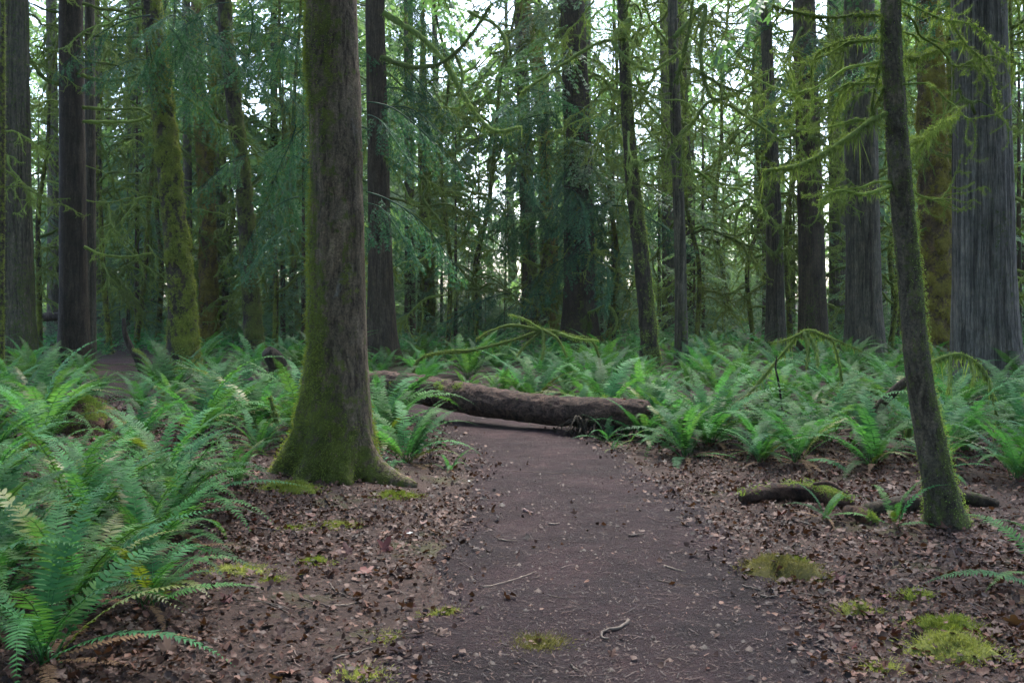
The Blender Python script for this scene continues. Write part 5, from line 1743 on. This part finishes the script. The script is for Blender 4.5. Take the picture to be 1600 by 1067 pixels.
# twigs that only their place tells apart
for k in range(90):
    x, y = [float(v[0]) for v in litter_points(40, 3.8, 10, .12)]
    L = rs.uniform(.06, .26)
    a = rs.uniform(0, 6.28)
    Q = walk(rs, L, 9, (math.cos(a), math.sin(a), 0), .12, 0)
    Q[:, 2] *= .2
    g = G()
    rr_ = rs.uniform(.0015, .0045)
    add_tube(g, Q, np.linspace(rr_, rr_ * .6, 9), 5, .2, 30, k, tint=rs.uniform(0, 1))
    tag(link('fallen_twig', g.mesh('fallen_twig', M_TWIG if k % 4 else M_PALE), None, (x, y, float(floor_z(np.array([x]), np.array([y]))[0]) + .006)), 'tiny broken twig scattered on the forest floor', 'twig', 'scattered small twigs')

# --- scraps of white paper
def scrap(label, px, py, size, seed, lift=.03):
    rng = np.random.default_rng(seed)
    x, y = gp(px, py)
    n = 7
    a, b = np.meshgrid(np.linspace(-1, 1, n), np.linspace(-.6, .6, n))
    P = np.column_stack([a.ravel(), b.ravel(), np.zeros(n * n)])
    P[:, 2] = .35 * fbm(P * 1.6 + seed, 3, seed) + .15
    P[:, :2] += rng.normal(size=(n * n, 2)) * .06
    i, j = np.meshgrid(np.arange(n - 1), np.arange(n - 1), indexing='ij')
    q = np.stack([i * n + j, i * n + j + 1, (i + 1) * n + j + 1, (i + 1) * n + j], -1).reshape(-1, 4)
    g = G()
    g.add(P * size, q, .5)
    tag(link('paper_scrap', g.mesh('paper_scrap', M_PAPER), None, (x, y, hz(x, y) + lift), (0, 0, rng.uniform(0, 3))), label, 'scrap')


scrap('crumpled white scrap on the path edge near the mossy root', 733, 757, .018, 3)
scrap('pale greenish-white scrap on the litter near the path', 640, 840, .022, 5)

# ------------------------------------------------------------------ moss cushions
CUSH = [('large pale yellow-green moss cushion on the leaf litter', 1490, 1030, 130, 46, 1), ('green moss cushion touching the large pale one', 1478, 990, 110, 30, 0),
        ('tan and green moss mound by the path', 1222, 905, 120, 40, 2), ('small vivid green moss tuft by the slanting white twig', 1430, 938, 48, 26, 0),
        ('flat olive-gold moss patch beyond the pale stick', 1342, 962, 60, 20, 1), ('flat yellow moss patch near the large cushion', 1378, 1046, 55, 12, 1),
        ('vivid green moss mat at the foot of the big tree', 455, 770, 76, 22, 0), ('moss mat at the tip of the long mossy root', 622, 778, 60, 12, 0),
        ('small bright green moss spot in the middle of the litter', 490, 882, 42, 10, 0), ('pale moss patch below the near ferns', 372, 896, 66, 16, 1),
        ('moss spot beside the near ferns and the big tree', 456, 828, 30, 8, 0), ('thin moss film on the litter below the big tree', 520, 824, 66, 8, 1),
        ('yellow-green moss patch on the path edge', 700, 966, 56, 20, 1), ('flat yellow moss strip by the short grey stick', 614, 998, 46, 8, 1),
        ('pale moss patch at the near end of the litter', 565, 1058, 66, 12, 1), ('thin green moss film on the path', 838, 1006, 86, 8, 2),
        ('bright moss knob on the foot of the big tree', 566, 748, 74, 46, 0), ('small bright moss spot under the fern tips', 425, 907, 16, 6, 0),
        ('small moss spot near the tan mound', 1250, 888, 30, 16, 0)]
LEAFONMOSS = []
for k, (lab, a, b, w, h_, tone) in enumerate(CUSH):
    rng = np.random.default_rng(1100 + k)
    x, y = gp(a, b - h_ * .25)
    sx = w * y / F / 2
    sz = max(h_ * y / F * .62, .010)
    nu, nv_ = 26, 10
    th = np.linspace(0, 2 * math.pi, nu, endpoint=False)
    r = np.linspace(0.02, 1, nv_)
    TH, RR = np.meshgrid(th, r)
    ed = 1 + .75 * fbm(np.column_stack([np.cos(TH).ravel() * 1.5, np.sin(TH).ravel() * 1.5, np.full(TH.size, k * 3.0)]), 3, k)
    px_, py_ = (np.cos(TH) * RR).ravel() * ed * sx, (np.sin(TH) * RR).ravel() * ed * sx * .75
    pz = sz * (np.maximum(1 - RR.ravel() ** 2.2, 0)) ** .9 * (.85 + .9 * fbm(np.column_stack([px_ * 14, py_ * 14, np.full(TH.size, k)]), 3, 5)) - .006
    hh = height(x + px_, y + py_) - hz(x, y)
    V = np.column_stack([px_, py_, pz + hh])
    i, j = np.meshgrid(np.arange(nv_ - 1), np.arange(nu), indexing='ij')
    j2 = (j + 1) % nu
    q = np.stack([i * nu + j, (i + 1) * nu + j, (i + 1) * nu + j2, i * nu + j2], -1).reshape(-1, 4)
    g = G()
    tn_ = .25
    g.add(V, q, tn_)
    m_ = int(np.clip(sx * sx * 130000, 400, 6000))
    ii = rng.integers(0, len(V), m_)
    p = V[ii] * np.array([1, 1, 1]) + rng.normal(size=(m_, 3)) * np.array([.02, .02, .002]) * (1 + 1.2 * (ii // nu > nv_ - 4))[:, None]
    p[:, 2] = np.maximum(p[:, 2], .004)
    d = unit(np.column_stack([p[:, 0] / sx * .8, p[:, 1] / sx * .8, np.full(m_, .8)]) + rng.normal(size=(m_, 3)) * .45)
    blades(g, p - d * .004, d, rng.uniform(.010, .028, m_), .0020, np.clip(rng.normal(.55, .25, m_), 0, 1), rng)
    LV, LF = SIMP_V[k % 10]
    nl_ = int(6 + sx * 60)
    li = rng.integers(0, len(V), nl_)
    LEAFONMOSS.append((LV, LF, V[li] + np.array([x, y, hz(x, y) + .012]), rng.uniform(.008, .024, nl_)))
    mt = (M_MOSS_BRIGHT, M_MOSS_PALE, M_MOSS_TAN)[tone]
    tag(link('moss_cushion', g.mesh('moss_cushion', mt), None, (x, y, hz(x, y))), lab, 'moss', kind='stuff' if h_ <= 12 else None)

g = G()
for (LV, LF, p, sc) in LEAFONMOSS:
    n = len(p)
    g.inst(LV, LF, rotz(rs.uniform(0, 6.28, n)) @ rotx(rs.normal(size=n) * .4) * sc[:, None, None], p, np.clip(rs.normal(.4, .25, n), 0, 1))
tag(link('leaf_scraps', g.mesh('leaf_scraps', M_LITTER, smooth=False)), 'brown leaf scraps caught on the moss mats', 'leaf litter', kind='stuff')

# ------------------------------------------------------------------ hazy forest air
m, nt, out = new_mat('haze')
pv = N(nt, 'ShaderNodeVolumePrincipled')
pv.inputs['Color'].default_value = (0.95, 0.97, 0.95, 1)
pv.inputs['Density'].default_value = 0.00025
pv.inputs['Anisotropy'].default_value = 0.3
nt.links.new(pv.outputs[0], out.inputs['Volume'])
g = G()
x0, x1, y0, y1, z0, z1 = -520, 520, -130, 620, -1.5, 40
V = [(x, y, z) for z in (z0, z1) for y in (y0, y1) for x in (x0, x1)]
g.add(V, [(0, 2, 3, 1), (4, 5, 7, 6), (0, 1, 5, 4), (2, 6, 7, 3), (0, 4, 6, 2), (1, 3, 7, 5)])
tag(link('haze', g.mesh('haze', m, smooth=False)), 'pale damp air between the far trees', 'haze', kind='stuff')
